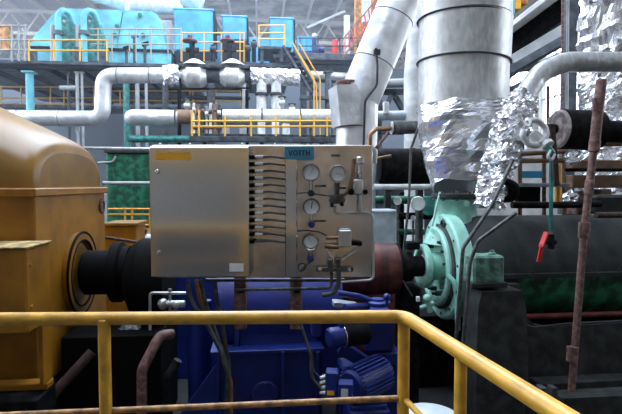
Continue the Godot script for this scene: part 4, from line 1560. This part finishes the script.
	# low pipes left below the panel
	pipe("rust_elbow", "rusty brown pipe with elbow standing left below the panel", [[172, 334, 4.5], [160, 335, 4.4], [142, 370, 4.3], [142, 440, 4.3]], 0, 0.045, M.rust, 0.12, "pipe", 14)
	pipe("grey_leaning_pipe", "dark grey pipe leaning beside the rusty elbow", [[178, 360, 4.6], [150, 405, 4.6]], 0, 0.04, M.iron, 0.05, "pipe", 12)
	pipe("brown_leaning_bar", "dark brown bar leaning diagonally below the generator", [[92, 352, 4.4], [44, 404, 4.2]], 0, 0.045, M.rust_dark, 0.05, "bar", 8)
	var fx = thing("grey_filter", "dull grey crumpled bag like fitting beneath the coupling guard at left", "fitting", at(135, 340, 4.7))
	a = crinkle(16, 18, [at(120, 326, 4.7), at(130, 332, 4.7), at(146, 336, 4.7)], [0.05, 0.09, 0.06], 0.05, 7.0, 40)
	part(fx, "body", a, M.grey)

# ---------------------------------------------------------------- far platforms
func railing(label: String, x0: float, x1: float, bars: Array, posts: Array, ytop: float, yfloor: float, d: float, mt: Material, r := 0.03):
	var g = thing("guard_railing", label, "railing", at((x0 + x1) * 0.5, yfloor, d))
	for y in bars:
		var a = Acc.new()
		a.tube([at(x0, y, d), at(x1, y, d)], r, 6)
		part(g, "rail", a, mt)
	for x in posts:
		var a = Acc.new()
		a.tube([at(x, ytop, d), at(x, yfloor, d)], r, 6)
		part(g, "post", a, mt)
	return g

func block(called: String, label: String, cat: String, r: Array, d: float, back: float, mt: Material, group := ""):
	var a = Acc.new()
	fbox(a, r[0], r[1], r[2], r[3], d, back)
	return solo(called, label, cat, a, mt, group)

func build_far_platform():
	var a
	# decks
	var dk = thing("turbine_deck", "high dark steel deck carrying the cyan turbine at upper left", "platform", at(90, 66, 20))
	a = Acc.new()
	fbox(a, -60, 61, 186, 64.5, 20, 9.0)
	part(dk, "floor_plate", a, M.beam)
	a = Acc.new()
	fbox(a, -60, 64.5, 186, 69, 20.05, 0.25)
	part(dk, "edge_beam", a, M.dark)
	for k in 7:
		a = Acc.new()
		fbox(a, -14 + k * 30, 65, -10 + k * 30, 70, 20.4, 8.4)
		part(dk, "joist", a, M.dark)
	var rk = thing("drum_deck", "dark steel deck behind the slanting pipe carrying the red drum", "platform", at(330, 58, 22))
	a = Acc.new()
	fbox(a, 296, 53.5, 372, 60, 22, 5.0)
	part(rk, "floor_plate", a, M.beam)
	a = Acc.new()
	fbox(a, 296, 60, 372, 64, 22.1, 0.3)
	part(rk, "edge_beam", a, M.dark)
	for x in [304, 330, 356]:
		a = Acc.new()
		fbox(a, x - 3, 64, x + 3, 234, 22.6, 0.4)
		part(rk, "column", a, M.iron)
	var sd = thing("service_deck", "dark service deck with pumps left of the steel stairs", "platform", at(240, 66, 20.5))
	a = Acc.new()
	fbox(a, 186, 62, 292, 66, 20.5, 6.0)
	part(sd, "floor_plate", a, M.beam)
	a = Acc.new()
	fbox(a, 258, 46, 284, 49, 20.3, 2.0)
	part(sd, "landing", a, M.beam)
	for x in [262, 281]:
		a = Acc.new()
		fbox(a, x - 1.5, 49, x + 1.5, 62, 20.4, 0.15)
		part(sd, "landing_post", a, M.beam)
	# turbine
	var t = thing("turbine", "pale cyan turbine housing with sloping ends on the high deck", "turbine", at(100, 60, 24))
	a = Acc.new()
	var S = 23.0 / F
	var o = at(100, 46, 23.0) + Vector3(0, 0, -1.5)
	var poly = []
	for q_ in [[-64, 4], [-60, -6], [-40, -31], [-33, -34], [49, -34], [53, -31], [63, 4]]:
		poly.append(Vector2(q_[0] * S, -q_[1] * S))
	a.prism(poly, o, Basis.IDENTITY, 3.0)
	part(t, "housing", a, M.cyan)
	a = Acc.new()
	fbox(a, 30, 50, 171, 74, 22.4, 3.0)
	part(t, "base", a, M.cyan)
	a = Acc.new()
	fbox(a, 30, 47.5, 171, 50, 22.3, 3.2)
	part(t, "base_flange", a, M.dark)
	a = Acc.new()
	a.bar(at(123, 12, 22.98), at(117, 46, 22.98), 0.035, 0.04)
	part(t, "joint_strip", a, M.teal)
	for k in [[117, 26], [140, 15], [143, 35], [115, 35]]:
		a = Acc.new()
		a.cyl(at(k[0], k[1], 23.0), at(k[0], k[1], 22.85), 0.1, -1, 10)
		part(t, "fitting", a, M.teal)
	a = Acc.new()
	fbox(a, 153, 20, 171, 50, 24, 1.0)
	part(t, "end_panel", a, M.beam_pale)
	# arched pipes with green valve bodies
	for k in 2:
		var x = 59.0 + k * 25.5
		var v = thing("arched_valve", "%s of two arched cyan pipes with green valve bodies before the turbine" % ["left", "right"][k], "valve", at(x, 60, 21.5), "arched pipes before the turbine")
		a = Acc.new()
		a.tube(bend(pts([[x, 67.4, 21.1], [x - 1, 16, 21.1], [x + 3, 10, 21.1], [x + 9, 13, 21.5], [x + 14, 24, 21.8]]), 0.3), 0.125, 14)
		part(v, "pipe", a, M.cyan)
		a = Acc.new()
		var s2 = 21.8 / F
		a.prism([Vector2(-5, -32) * s2, Vector2(11, -32) * s2, Vector2(13, -14) * s2, Vector2(8, 4) * s2, Vector2(-3, 12) * s2, Vector2(-6, 0) * s2], at(x + 7, 28, 21.85), Basis.IDENTITY, 0.5)
		part(v, "body", a, M.teal)
		a = Acc.new()
		a.cyl(at(x, 31, 21.1), at(x, 35, 21.1), 0.2, -1, 14)
		part(v, "collar", a, M.beam)
		a = Acc.new()
		a.cyl(at(x - 6.5, 25, 21.2), at(x - 6.5, 68.0, 21.2), 0.09, -1, 10)
		part(v, "side_stem", a, M.beam_pale)
		a = Acc.new()
		a.cyl(at(x + 5, 21, 21.6), at(x + 5, 21, 21.5), 0.06, -1, 10)
		part(v, "dial", a, M.white)
	# vessels above
	pipe("overhead_vessel", "long pale blue horizontal vessel at the top above the turbine", [[128, 6, 27.0], [182, 8, 27.0]], 0, 0.36, M.cabinet, 0.2, "vessel", 24)
	pipe("white_duct", "white duct at the top edge above the turbine", [[92, -8, 25.0], [128, 3, 25.0]], 0, 0.42, M.white, 0.2, "duct", 24)
	pipe("white_duct", "white round duct end at the top above the tall blue box", [[184, -6, 24.0], [202, 2, 24.0]], 0, 0.5, M.white, 0.2, "duct", 24)
	# blue boxes
	var bl = [[174, 9, 213, 51, 22.5, "tall bright blue box right of the turbine"], [222, 16, 246.5, 40, 23.5, "square blue box in the middle behind the deck railing"], [270, 18, 293.5, 54, 22.8, "blue box behind the landing railing left of the stairs"]]
	for k in bl:
		var b = thing("blue_housing", k[5], "housing", at((k[0] + k[2]) * 0.5, k[3], k[4]))
		a = Acc.new()
		fbox(a, k[0], k[1], k[2], k[3], k[4], 1.6, 0, 0.06)
		part(b, "shell", a, M.azure)
		a = Acc.new()
		fbox(a, k[0] - 1, k[1] - 1, k[2] + 1, k[1] + 1, k[4] - 0.03, 1.66, 0, 0.03)
		part(b, "lid", a, M.azure)
		a = Acc.new()
		fbox(a, k[2] - 0.2, k[1] + 2, k[2] + 1.8, k[3], k[4] + 0.1, 1.4)
		part(b, "side_frame", a, M.dark)
		a = Acc.new()
		var bt = at(k[0], k[3], k[4])
		var br = at(k[2], k[3], k[4])
		var by = at(240, 62, 20.5).y + 0.005
		a.box(Vector3((bt.x + br.x) * 0.5, (bt.y + by) * 0.5, -k[4] - 0.8), Vector3(br.x - bt.x, bt.y - by, 1.55))
		part(b, "base", a, M.dark)
	block("blue_plinth", "long blue plinth joining the blue boxes behind the railing", "plinth", [213, 37, 272, 85, 0], 25.3, 0.6, M.azure)
	var sw = thing("switchboard", "blue switchboard of three narrow panels beyond the yellow stairs", "switchboard", at(305, 53, 23))
	for k in 3:
		a = Acc.new()
		fbox(a, 297 + k * 5, 36, 301.6 + k * 5, 51, 23.2, 0.4)
		part(sw, "panel", a, M.azure)
	a = Acc.new()
	fbox(a, 297, 51, 312, 60.2, 23.2, 0.4)
	part(sw, "base", a, M.blue)
	# blue motor set and red drum on the right deck
	var bm = thing("blue_motor", "small blue motor set on the deck left of the red drum", "motor", at(318, 54, 22))
	a = Acc.new()
	a.cyl(at(316, 50, 22.6), at(324, 50, 22.6), 0.16, -1, 14)
	part(bm, "body", a, M.blue)
	a = Acc.new()
	fbox(a, 312.5, 38, 316.5, 56.2, 22.5, 0.3)
	part(bm, "panel", a, M.blue)
	a = Acc.new()
	a.ball(at(314.5, 36, 22.65), 0.13)
	part(bm, "pale_cap", a, M.cabinet)  # pale round top above the blue panel
	var dr = thing("red_drum", "bright red drum standing on the deck by the red stairs", "drum", at(335, 54, 22))
	a = Acc.new()
	var db = at(335, 57.4, 22.7)
	var hh = 17.0 * 22 / F
	a.lathe(db, Vector3.UP, [[0, 0], [0.15, 0], [0.16, 0.02], [0.15, 0.04], [0.15, hh * 0.33], [0.16, hh * 0.35], [0.15, hh * 0.37], [0.15, hh * 0.66], [0.16, hh * 0.68], [0.15, hh * 0.7], [0.15, hh - 0.03], [0.16, hh - 0.01], [0.15, hh], [0.13, hh - 0.02], [0, hh - 0.02]], 20)
	part(dr, "shell", a, M.red)
	# white column, pale strut
	block("white_column", "white steel column on the deck between red drum and red stairs", "column", [344.5, 15, 350, 54], 23.5, 0.25, M.white)
	a = Acc.new()
	a.bar(at(307, 28, 23.6), at(345, 11.5, 23.6), 0.12, 0.12)
	solo("pale_strut", "pale slanting strut running up to the white column", "strut", a, M.beam_pale)
	block("white_mast", "white mast at the top edge left of the slanting pipe", "mast", [363, -10, 371, 22], 25.0, 0.3, M.white)
	block("ochre_wall", "ochre brown wall panel behind the red stairs", "wall panel", [355, -10, 392, 56], 27.0, 0.3, M.orange)
	# red stairs
	var st = thing("red_stairs", "red steel stairs climbing right behind the slanting pipe", "stairs", at(350, 57, 21.5))
	a = Acc.new()
	a.bar(at(342, 58, 21.5), at(396, -6, 21.5), 0.14, 0.08)
	part(st, "stringer", a, M.wood)
	a = Acc.new()
	a.bar(at(344, 38, 21.5), at(388, -14, 21.5), 0.07, 0.06)
	part(st, "handrail", a, M.wood)
	for k in 12:
		a = Acc.new()
		var f = k / 11.0
		a.bar(at(lerp(345.0, 392.0, f), lerp(53.0, -3.0, f), 21.5), at(lerp(345.0, 388.0, f), lerp(38.0, -13.0, f), 21.5), 0.05, 0.04)
		part(st, "baluster", a, M.red)
	for k in 2:
		a = Acc.new()
		var f = k * 4.0
		a.bar(at(346, 52 - f, 21.5), at(392, -3 - f, 21.5), 0.10, 0.03)
		part(st, "side_bar", a, M.red)
	# steel stairs with yellow handrails
	var ys = thing("steel_stairs", "dark steel stairs with yellow handrails descending in the middle background", "stairs", at(300, 95, 19.5))
	a = Acc.new()
	a.bar(at(283, 46, 19.8), at(311, 92, 19.8), 0.22, 0.1)
	part(ys, "stringer", a, M.beam)
	a = Acc.new()
	a.bar(at(294, 50, 20.8), at(318, 92, 20.8), 0.2, 0.1)
	part(ys, "stringer", a, M.beam)
	a = Acc.new()
	a.bar(at(311, 91, 20.1), at(311, 241, 20.1), 0.14, 0.14)
	part(ys, "support_post", a, M.iron)
	for k in 9:
		a = Acc.new()
		var f = (k + 0.5) / 9.0
		a.box(at(lerp(286.0, 313.0, f), lerp(48.0, 91.0, f), 20.3), Vector3(0.3, 0.04, 0.9))
		part(ys, "tread", a, M.iron)
	for k in [[292, 42, 314, 78, 314, 112], [299, 43, 320, 79, 320, 140], [295, 48, 316, 84, 317, 110]]:
		a = Acc.new()
		a.tube(pts([[k[0], k[1], 19.6], [k[2], k[3], 19.6], [k[4], k[5], 19.6]]), 0.028, 6)
		part(ys, "handrail", a, M.rail_far)
	# railings on the decks
	railing("pale yellow railing on the deck before the arched cyan pipes", 28, 109, [40, 50.5], [29, 54, 80, 107], 39, 61, 19.9, M.rail_far, 0.034)
	railing("grey and tan railing on the deck before the turbine's right half", 90, 182, [29, 35, 44], [98, 112, 129.5, 136, 151, 168, 181], 28, 61, 20.1, M.tan, 0.026)
	railing("pale yellow railing before the tall blue box", 182, 245, [33, 42, 51], [182, 204, 221.5, 240, 244], 32, 61.8, 20.6, M.rail_far, 0.028)
	railing("yellow railing round the stair landing", 258.5, 285, [25.5, 33, 39], [259, 284.5], 25, 47, 20.2, M.rail_far, 0.034)
	railing("thin grey railing on the deck beside the red drum", 298, 372, [38, 46], [300, 318, 340, 358, 370], 37, 54, 22.15, M.iron, 0.03)
	railing("grey railing at the far left of the high deck", -10, 28, [26, 40, 50], [-4, 12, 19, 25], 24, 61, 19.9, M.beam_pale, 0.04)
	# valves with red handwheels
	for k in 2:
		var x = 190.0 + k * 37.5
		var v = thing("handwheel_valve", "%s of two red topped valves behind the deck railing" % ["left", "right"][k], "valve", at(x, 60, 20.2), "red topped valves")
		a = Acc.new()
		a.lathe(at(x, 42, 20.2), Vector3.UP, [[0, 0], [0.28, 0], [0.30, 0.04], [0.28, 0.08], [0.1, 0.09], [0.1, 0.25], [0, 0.25]], 16)
		part(v, "handwheel", a, M.red_dull)
		a = Acc.new()
		a.cyl(at(x + 2, 62, 20.2), at(x + 2, 42, 20.2), 0.11, -1, 12)
		a.cyl(at(x - 4, 50, 20.2), at(x + 9, 50, 20.2), 0.1, -1, 10)
		part(v, "body", a, M.dark)
	for k in [[248, 44, 62], [254, 40, 62], [213, 45, 62], [276, 53, 62]]:
		var v = thing("dark_valve", "dark spindle valve on the service deck " + {248: "just right of the square blue box", 254: "left of the stair landing", 213: "beside the tall blue box", 276: "under the stair landing"}[k[0]], "valve", at(k[0], k[2], 20.6))
		a = Acc.new()
		a.cyl(at(k[0], k[2], 20.6), at(k[0], k[1], 20.6), 0.09, -1, 10)
		part(v, "spindle", a, M.dark)
		a = Acc.new()
		a.cyl(at(k[0] - 3, k[1] + 4, 20.6), at(k[0] + 3, k[1] + 4, 20.6), 0.13, -1, 10)
		part(v, "body", a, M.iron)
	for k in [[134.5, 36, 63.3], [145, 44, 63.3], [126.5, 48, 63.3]]:
		var v = thing("deck_valve", "slim valve before the turbine base, " + {134.5: "the blue topped one", 145: "the right one", 126.5: "the left one"}[k[0]], "valve", at(k[0], k[2], 20.4))
		a = Acc.new()
		a.cyl(at(k[0], k[2], 20.4), at(k[0], k[1], 20.4), 0.06, -1, 8)
		part(v, "stem", a, M.beam)
		a = Acc.new()
		a.cyl(at(k[0] - 3, k[1] + 1, 20.4), at(k[0] + 4, k[1] - 1, 20.4), 0.09, -1, 8)
		part(v, "top", a, M.azure if k[0] == 134.5 else M.dark)
	for k in [[33, 52], [104, 53], [77.5, 49]]:
		a = Acc.new()
		a.lathe(at(k[0], 63.6, 20.45), Vector3.UP, [[0, 0], [0.17, 0], [0.17, (63.6 - k[1]) * 0.0415], [0.1, (63.6 - k[1]) * 0.0415 + 0.04], [0, (63.6 - k[1]) * 0.0415 + 0.04]], 14)
		solo("deck_pot", "small grey pot on the deck, " + {33: "left of the arched pipes", 104: "at the right railing post", 77.5: "between the arched pipes"}[k[0]], "pot", a, M.beam)
	# ladder and poster like panels at far left
	block("orange_panel", "pale orange red panel at the far left on the deck", "panel", [0, 24, 9, 50], 24.0, 0.2, M.orange)
	a = Acc.new()
	a.bar(at(10, 60, 20.3), at(21, 26, 20.3), 0.06, 0.06)
	a.bar(at(17, 60, 20.3), at(27, 26, 20.3), 0.06, 0.06)
	for k in 6:
		var f = k / 6.0
		a.bar(at(11 + 10 * f, 57 - 30 * f, 20.3), at(18 + 9 * f, 57 - 30 * f, 20.3), 0.04, 0.04)
	solo("deck_ladder", "pale leaning ladder at the far left of the high deck", "ladder", a, M.beam_pale)

# ---------------------------------------------------------------- far pipework under the decks
func build_far_pipes():
	var a
	block("added_backing_sheet", "added blue grey sheet filling the dark space behind the pipes under the decks", "partition", [-120, 62, 420, 190], 29.6, 0.3, M.iron_far)  # sheet added as backing where the space under the decks is dark
	# big silver pipe with two elbows
	var p = thing("silver_pipe", "long silver clad pipe with two elbows, faceted sleeves and foil covered branch under the decks", "pipe", at(100, 126, 18))
	a = Acc.new()
	a.tube(bend(pts([[-260, 118.5, 18], [102.5, 118.5, 18], [103.5, 75.5, 18], [196, 75.5, 18]]), 0.42, 8), 0.275, 28)
	part(p, "cladding", a, M.alu)
	for x in [18, 60, 118, 150, 170]:
		a = Acc.new()
		a.torus(at(x, 118.5 if x < 100 else 75.5, 18), Vector3.RIGHT, 0.275, 0.012, 28, 6)
		part(p, "seam", a, M.beam)
	a = crinkle(12, 24, [at(164, 75.5, 18), at(170, 75.5, 18), at(179, 75.5, 18)], [0.29, 0.31, 0.29], 0.12, 3.0, 51)
	part(p, "foil_patch", a, M.foil)
	# faceted sleeves
	var sl = p
	a = Acc.new()
	a.tube(pts([[186, 75.5, 18], [262, 76, 18]]), 0.26, 24)
	part(sl, "pipe", a, M.beam)
	for x in [194.5, 232.5]:
		a = Acc.new()
		a.lathe(at(x, 76, 18) - Vector3(0.45, 0, 0), Vector3.RIGHT, [[0.26, 0], [0.46, 0.22], [0.46, 0.68], [0.26, 0.9]], 10)
		part(sl, "sleeve", a, M.alu)
		a = Acc.new()
		a.lathe(at(x, 66, 18), Vector3.UP, [[0.5, 0], [0.16, 0.22], [0, 0.22]], 14)
		part(sl, "cone", a, M.alu)
	a = Acc.new()
	fbox(a, 178, 64, 250, 67.5, 17.6, 1.0)
	part(sl, "top_plate", a, M.iron)
	a = Acc.new()
	for x in [179, 249]:
		a.bar(at(x, 66, 17.8), at(x + 2, 90, 17.8), 0.07, 0.07)
	a.bar(at(180, 89, 17.8), at(250, 88, 17.8), 0.06, 0.06)
	part(sl, "hanger", a, M.dark)
	# foil branch pipe with two drops
	var fb = p
	a = crinkle(20, 24, pts([[250, 76, 18], [275, 77, 18], [299, 78, 18]]), [0.27, 0.28, 0.26], 0.07, 3.0, 61)
	part(fb, "run", a, M.foil)
	for x in [261.5, 276]:
		a = crinkle(20, 20, pts([[x, 80, 17.95], [x, 97, 17.95], [x, 116, 17.95]]), [0.18, 0.17, 0.17], 0.03, 3.0, 62)
		part(fb, "drop", a, M.white)
		a = Acc.new()
		a.cyl(at(x, 93, 17.9), at(x, 95.5, 17.9), 0.24, -1, 16)
		part(fb, "clamp", a, M.iron)
	# lower long pipe with domed end
	var lp = thing("long_silver_pipe", "long horizontal silver pipe with domed left end above the control panel", "pipe", at(220, 128, 17))
	a = Acc.new()
	var e = at(133, 117.5, 17)
	a.lathe(e, Vector3.RIGHT, [[0, -0.27], [0.1, -0.26], [0.2, -0.19], [0.26, -0.08], [0.275, 0]], 28, true)
	a.lathe(e, Vector3.RIGHT, [[0.275, 0], [0.275, 1.5]], 28)
	part(lp, "end_section", a, M.alu)
	a = Acc.new()
	a.cyl(at(176, 117, 17), at(223, 117, 17), 0.25, -1, 24)
	part(lp, "bare_section", a, M.wood)
	a = Acc.new()
	a.cyl(at(222, 117, 17), at(345, 117, 17), 0.27, -1, 24)
	part(lp, "clad_section", a, M.alu_dull)
	for x in [176, 222, 262, 300]:
		a = Acc.new()
		a.torus(at(x, 117, 17), Vector3.RIGHT, 0.275, 0.03, 24, 6)
		part(lp, "band", a, M.iron)
	for x in [179.5, 247]:
		a = Acc.new()
		a.bar(at(x, 90, 17.35), at(x, 250, 17.35), 0.12, 0.12)
		part(lp, "support", a, M.dark)
	# service walkway in front
	var wk = thing("pipe_walkway", "narrow steel walkway with yellow rails above the control panel", "walkway", at(265, 142, 15.5))
	a = Acc.new()
	fbox(a, 189, 134, 336, 136.5, 15.5, 1.4)
	part(wk, "floor_plate", a, M.iron)
	a = Acc.new()
	fbox(a, 189, 136.5, 336, 142, 15.45, 0.15)
	part(wk, "edge_beam", a, M.beam)
	for y in [121, 126.5]:
		a = Acc.new()
		a.tube([at(191, y, 15.4), at(336, y, 15.4)], 0.035, 6)
		part(wk, "rail", a, M.rail_far)
	for x in [192, 199, 225, 251, 276, 300, 314, 327]:
		a = Acc.new()
		a.tube([at(x, 110 if x < 205 else 115, 15.4), at(x, 136, 15.4)], 0.035, 6)
		part(wk, "post", a, M.rail_far)
	for x in [205, 262, 322]:
		a = Acc.new()
		fbox(a, x - 2, 142, x + 2, 257, 15.6, 0.25)
		part(wk, "leg", a, M.iron)
	for k in [[226, 128], [261.5, 122], [275.5, 122], [286, 124], [243, 126]]:
		a = Acc.new()
		a.cyl(at(k[0], k[1], 16.6), at(k[0], 135, 16.6), 0.13, -1, 12)
		solo("drop_leg", "short pale pipe leg behind the walkway rails, " + {226: "the leftmost", 261.5: "the middle thick one", 275.5: "the second from the right", 286: "the rightmost", 243: "the second from the left"}[k[0]], "pipe", a, M.white if k[0] > 250 else M.beam_pale, "pipe legs on the walkway")
	# rails of the rear walkways
	railing("long yellow railing behind the cyan column at left", -20, 100, [87, 98, 104], [1.5, 21, 50.5, 64, 94], 86, 105.8, 22.6, M.rail_far, 0.03)
	railing("yellow railing behind the long pipe's domed end", 108, 190, [91, 100.5], [120, 147, 168, 190], 90, 105.8, 22.6, M.rail_far, 0.034)
	railing("yellow railing under the faceted sleeves", 190, 241, [91, 101], [193, 216, 240], 90, 105.8, 22.6, M.rail_far, 0.034)
	block("walkway", "dark rear walkway behind the cyan column", "walkway", [-30, 106, 250, 109], 22.4, 1.5, M.beam)
	# columns under the deck
	var cl = [[29.5, 3.6, M.cyan, "thick cyan pipe column under the high deck"], [77, 1.6, M.beam_pale, "pale thin double stanchion left of the silver elbow"], [81.8, 1.2, M.beam_pale, "pale thin stanchion just left of the silver elbow"], [68, 1.2, M.iron, "slim dark stanchion left of the pale stanchions"], [126, 3, M.teal, "dark teal column right of the silver elbow"], [137, 2, M.beam_pale, "pale grey column behind the domed pipe"], [146, 1.5, M.beam_pale, "slim pale column right of the pale grey column"], [165, 3, M.iron, "dark column behind the foil patch"], [211, 4, M.iron, "dark grey column between the faceted sleeves"], [244, 2, M.beam_pale, "pale slim column right of the faceted sleeves"], [328, 3, M.beam, "blue grey column left of the slanting pipe"]]
	for k in cl:
		var r = k[1] * 20.3 / F
		var c = thing("stanchion", k[3], "column", at(k[0], 112, 20.3))
		a = Acc.new()
		a.cyl(at(k[0], 72.6, 20.3), Vector3(at(k[0], 72.6, 20.3).x, -0.72, -20.3), r, -1, 14)
		part(c, "shaft", a, k[2])
		a = Acc.new()
		a.box(at(k[0], 72.6, 20.3), Vector3(r * 3, 0.06, r * 3))
		part(c, "cap_plate", a, k[2])
	# beams and pipes under the deck
	var bms = [[-20, 87, 100, 89, 23.0, M.beam, "blue grey horizontal beam under the high deck"], [110, 88, 190, 91, 23.0, M.dark, "dark horizontal beam below the silver pipe"], [186, 96, 250, 98.5, 20.5, M.dark, "dark horizontal beam below the faceted sleeves"], [-20, 109.5, 60, 112, 21.0, M.beam_pale, "pale pipe bridge at left above the generator"], [300, 96, 345, 99, 20.0, M.beam, "grey beam behind the stairs' yellow handrail"]]
	for k in bms:
		block("cross_beam", k[6], "beam", [k[0], k[1], k[2], k[3]], k[4], 0.3, k[5])
	var pl = [["grey_header", "silver horizontal pipe below the right deck meeting the slanting pipe", [[299, 74, 22.38], [352, 77, 22.38]], 0.19, M.alu], ["thin_line", "thin silver line crossing behind the generator dome", [[84, 148, 14.0], [152, 149, 14.0]], 0.045, M.bright], ["thin_line", "second thin silver line with hooked end behind the generator dome", [[112, 158, 14.0], [112, 155.5, 14.0], [152, 155.5, 14.0]], 0.05, M.bright], ["thin_line", "thin pale line in front of the green tank", [[103, 183, 12.0], [152, 183, 12.0]], 0.04, M.beam_pale], ["thin_line", "short thin line left above the green tank", [[98, 163, 13.0], [113, 162, 13.0], [116, 156, 13.0]], 0.03, M.beam_pale], ["teal_line", "dark teal pipe running from the domed pipe end", [[128, 126.5, 17.0], [128, 139, 17.0], [190, 139, 17.0]], 0.12, M.teal], ["short_pipe", "short pale pipe stub behind the left yellow railing", [[60, 88, 20.3], [76, 88, 20.3]], 0.1, M.beam_pale]]
	for k in pl:
		pipe(k[0], k[1], k[2], 0, k[3], k[4], 0.2, "pipe", 12)
	for k in [[77, 122, "below the silver pipe"], [282, 101, "beside the white drops"], [197, 112, "on the bare pipe section"], [187, 104, "at the walkway's left end"], [292, 108, "right of the white drops"], [210, 110, "between the walkway posts"]]:
		var vd = 18.0 if k[0] == 77 else 17.0
		var v = thing("small_valve", "small dark valve with handwheel " + k[2], "valve", at(k[0], k[1] + 5, vd))
		a = Acc.new()
		a.cyl(at(k[0], k[1] + 10, vd), at(k[0], k[1] - 4, vd), 0.06, -1, 8)
		part(v, "stem", a, M.beam_pale)
		a = Acc.new()
		a.torus(at(k[0], k[1] - 4, vd), Vector3.UP, 0.13, 0.025, 16, 6)
		part(v, "handwheel", a, M.iron)
		a = Acc.new()
		a.cyl(at(k[0] - 3, k[1] + 2, vd), at(k[0] + 3, k[1] + 2, vd), 0.1, -1, 10)
		part(v, "body", a, M.alu_dull)
	var vm = thing("valve_manifold", "cluster of thin upright pipes with small valves on the bare pipe section", "valves", at(206, 110, 16.6))
	for k in 7:
		var x = 194.0 + k * 4.2
		a = Acc.new()
		a.tube(pts([[x, 103 + (k * 5) % 4, 16.6], [x, 133.8, 16.6]]), 0.04 + 0.012 * (k % 3), 8)
		part(vm, "pipe", a, [M.bright, M.wood, M.iron, M.beam_pale][k % 4])
		a = Acc.new()
		a.cyl(at(x - 1.5, 110 + (k * 3) % 5, 16.6), at(x + 1.5, 110 + (k * 3) % 5, 16.6), 0.09, -1, 10)
		part(vm, "valve", a, [M.alu_dull, M.iron, M.rust][k % 3])
	a = Acc.new()
	a.tube(pts([[192, 128, 16.6], [222, 128, 16.6]]), 0.07, 10)
	part(vm, "header", a, M.rust)
	# green tank between generator and panel
	var gt = thing("green_tank", "dark green tank wall between generator and control panel", "tank", at(130, 215, 13))
	a = Acc.new()
	fbox(a, 106, 152, 160, 230, 13.0, 1.5, 0, 0.05)
	part(gt, "shell", a, M.green)
	a = Acc.new()
	fbox(a, 104, 150, 162, 153, 12.95, 1.6)
	part(gt, "rim", a, M.casing)
	for x in [108, 156]:
		a = Acc.new()
		fbox(a, x - 2, 229, x + 2, 271, 13.1, 0.3)
		part(gt, "leg", a, M.dark)
	railing("yellow railing on the ground behind the small yellow box", 108, 170, [209, 214.5, 225, 229.5], [125, 132, 150], 208, 310, 9.0, M.rail, 0.02)
	for k in [[143, 236, "red and white"], [148, 243, "white"]]:
		a = Acc.new()
		a.cyl(at(k[0], k[1] + 4, 8.2), at(k[0], k[1] - 4, 8.2), 0.06, -1, 10)
		a.ball(at(k[0], k[1] - 5, 8.2), 0.07)
		solo("floor_fitting", "small %s fitting left of the panel cabinet" % k[2], "fitting", a, M.red_dull if k[0] == 143 else M.white)
	# grey backing sheet added behind the panel so that the middle reads as machinery
	block("added_backdrop", "added grey backing sheet mostly hidden behind the control panel", "skid", [150, 150, 345, 300], 12.0, 0.6, M.beam)

# ---------------------------------------------------------------- yellow handrail in front
func build_walkway():
	var h = 1.09
	var g = thing("handrail", "yellow tubular handrail along the walkway edge in the foreground", "railing", Vector3(0, 0, -1.86))
	var A = on_height(-60, 319.5, h)
	A = A + (A - on_height(405, 316.5, h)) * 1.2
	var C = on_height(405, 316.5, h)
	var E = on_height(575, 424, h)
	var a = Acc.new()
	a.tube(bend([A, C, C + (E - C) * 1.6], 0.06, 6), 0.025, 24)
	part(g, "top_rail", a, M.rail)
	var tops = [on_height(104, 319, h), on_height(404, 316.5, h), on_height(461, 352, h)]
	tops.append(tops[0] + (tops[0] - tops[1]))
	tops.append(tops[0] + (tops[0] - tops[1]) * 2.0)
	for k in 5:
		a = Acc.new()
		var t = tops[k]
		a.cyl(Vector3(t.x, 0.0, t.z), t, 0.019 if k == 2 else 0.023, -1, 20)
		part(g, "post", a, M.rail)
	a = Acc.new()
	var y_lo = C.y - 0.325
	a.tube([Vector3(A.x, C.y - 0.452, A.z), Vector3(C.x, C.y - 0.3225, C.z)], 0.012, 12)
	part(g, "knee_rail", a, mat(rgb(196, 140, 78), 0.5, 0.0, "grime", 5.0))
	a = Acc.new()
	a.tube([Vector3(C.x, y_lo, C.z), Vector3(C.x, y_lo, C.z).lerp(Vector3(E.x, y_lo, E.z), 1.6)], 0.012, 12)
	part(g, "knee_rail", a, M.rail)
	var bk = thing("grey_bucket", "pale grey rounded bucket lid at the bottom beside the rail corner post", "bucket", on_height(432, 425, 0.45))
	var o = on_height(430, 416, 0.48)
	a = Acc.new()
	a.lathe(Vector3(o.x, 0.0, o.z), Vector3.UP, [[0, 0.02], [0.11, 0.02], [0.115, 0.03], [0.14, 0.44], [0.146, 0.45], [0.146, 0.47]], 32)
	part(bk, "body", a, M.cabinet)
	a = Acc.new()
	a.lathe(Vector3(o.x, 0.47, o.z), Vector3.UP, [[0.146, 0], [0.14, 0.012], [0.08, 0.028], [0, 0.032]], 32, true)
	part(bk, "lid", a, M.cabinet)
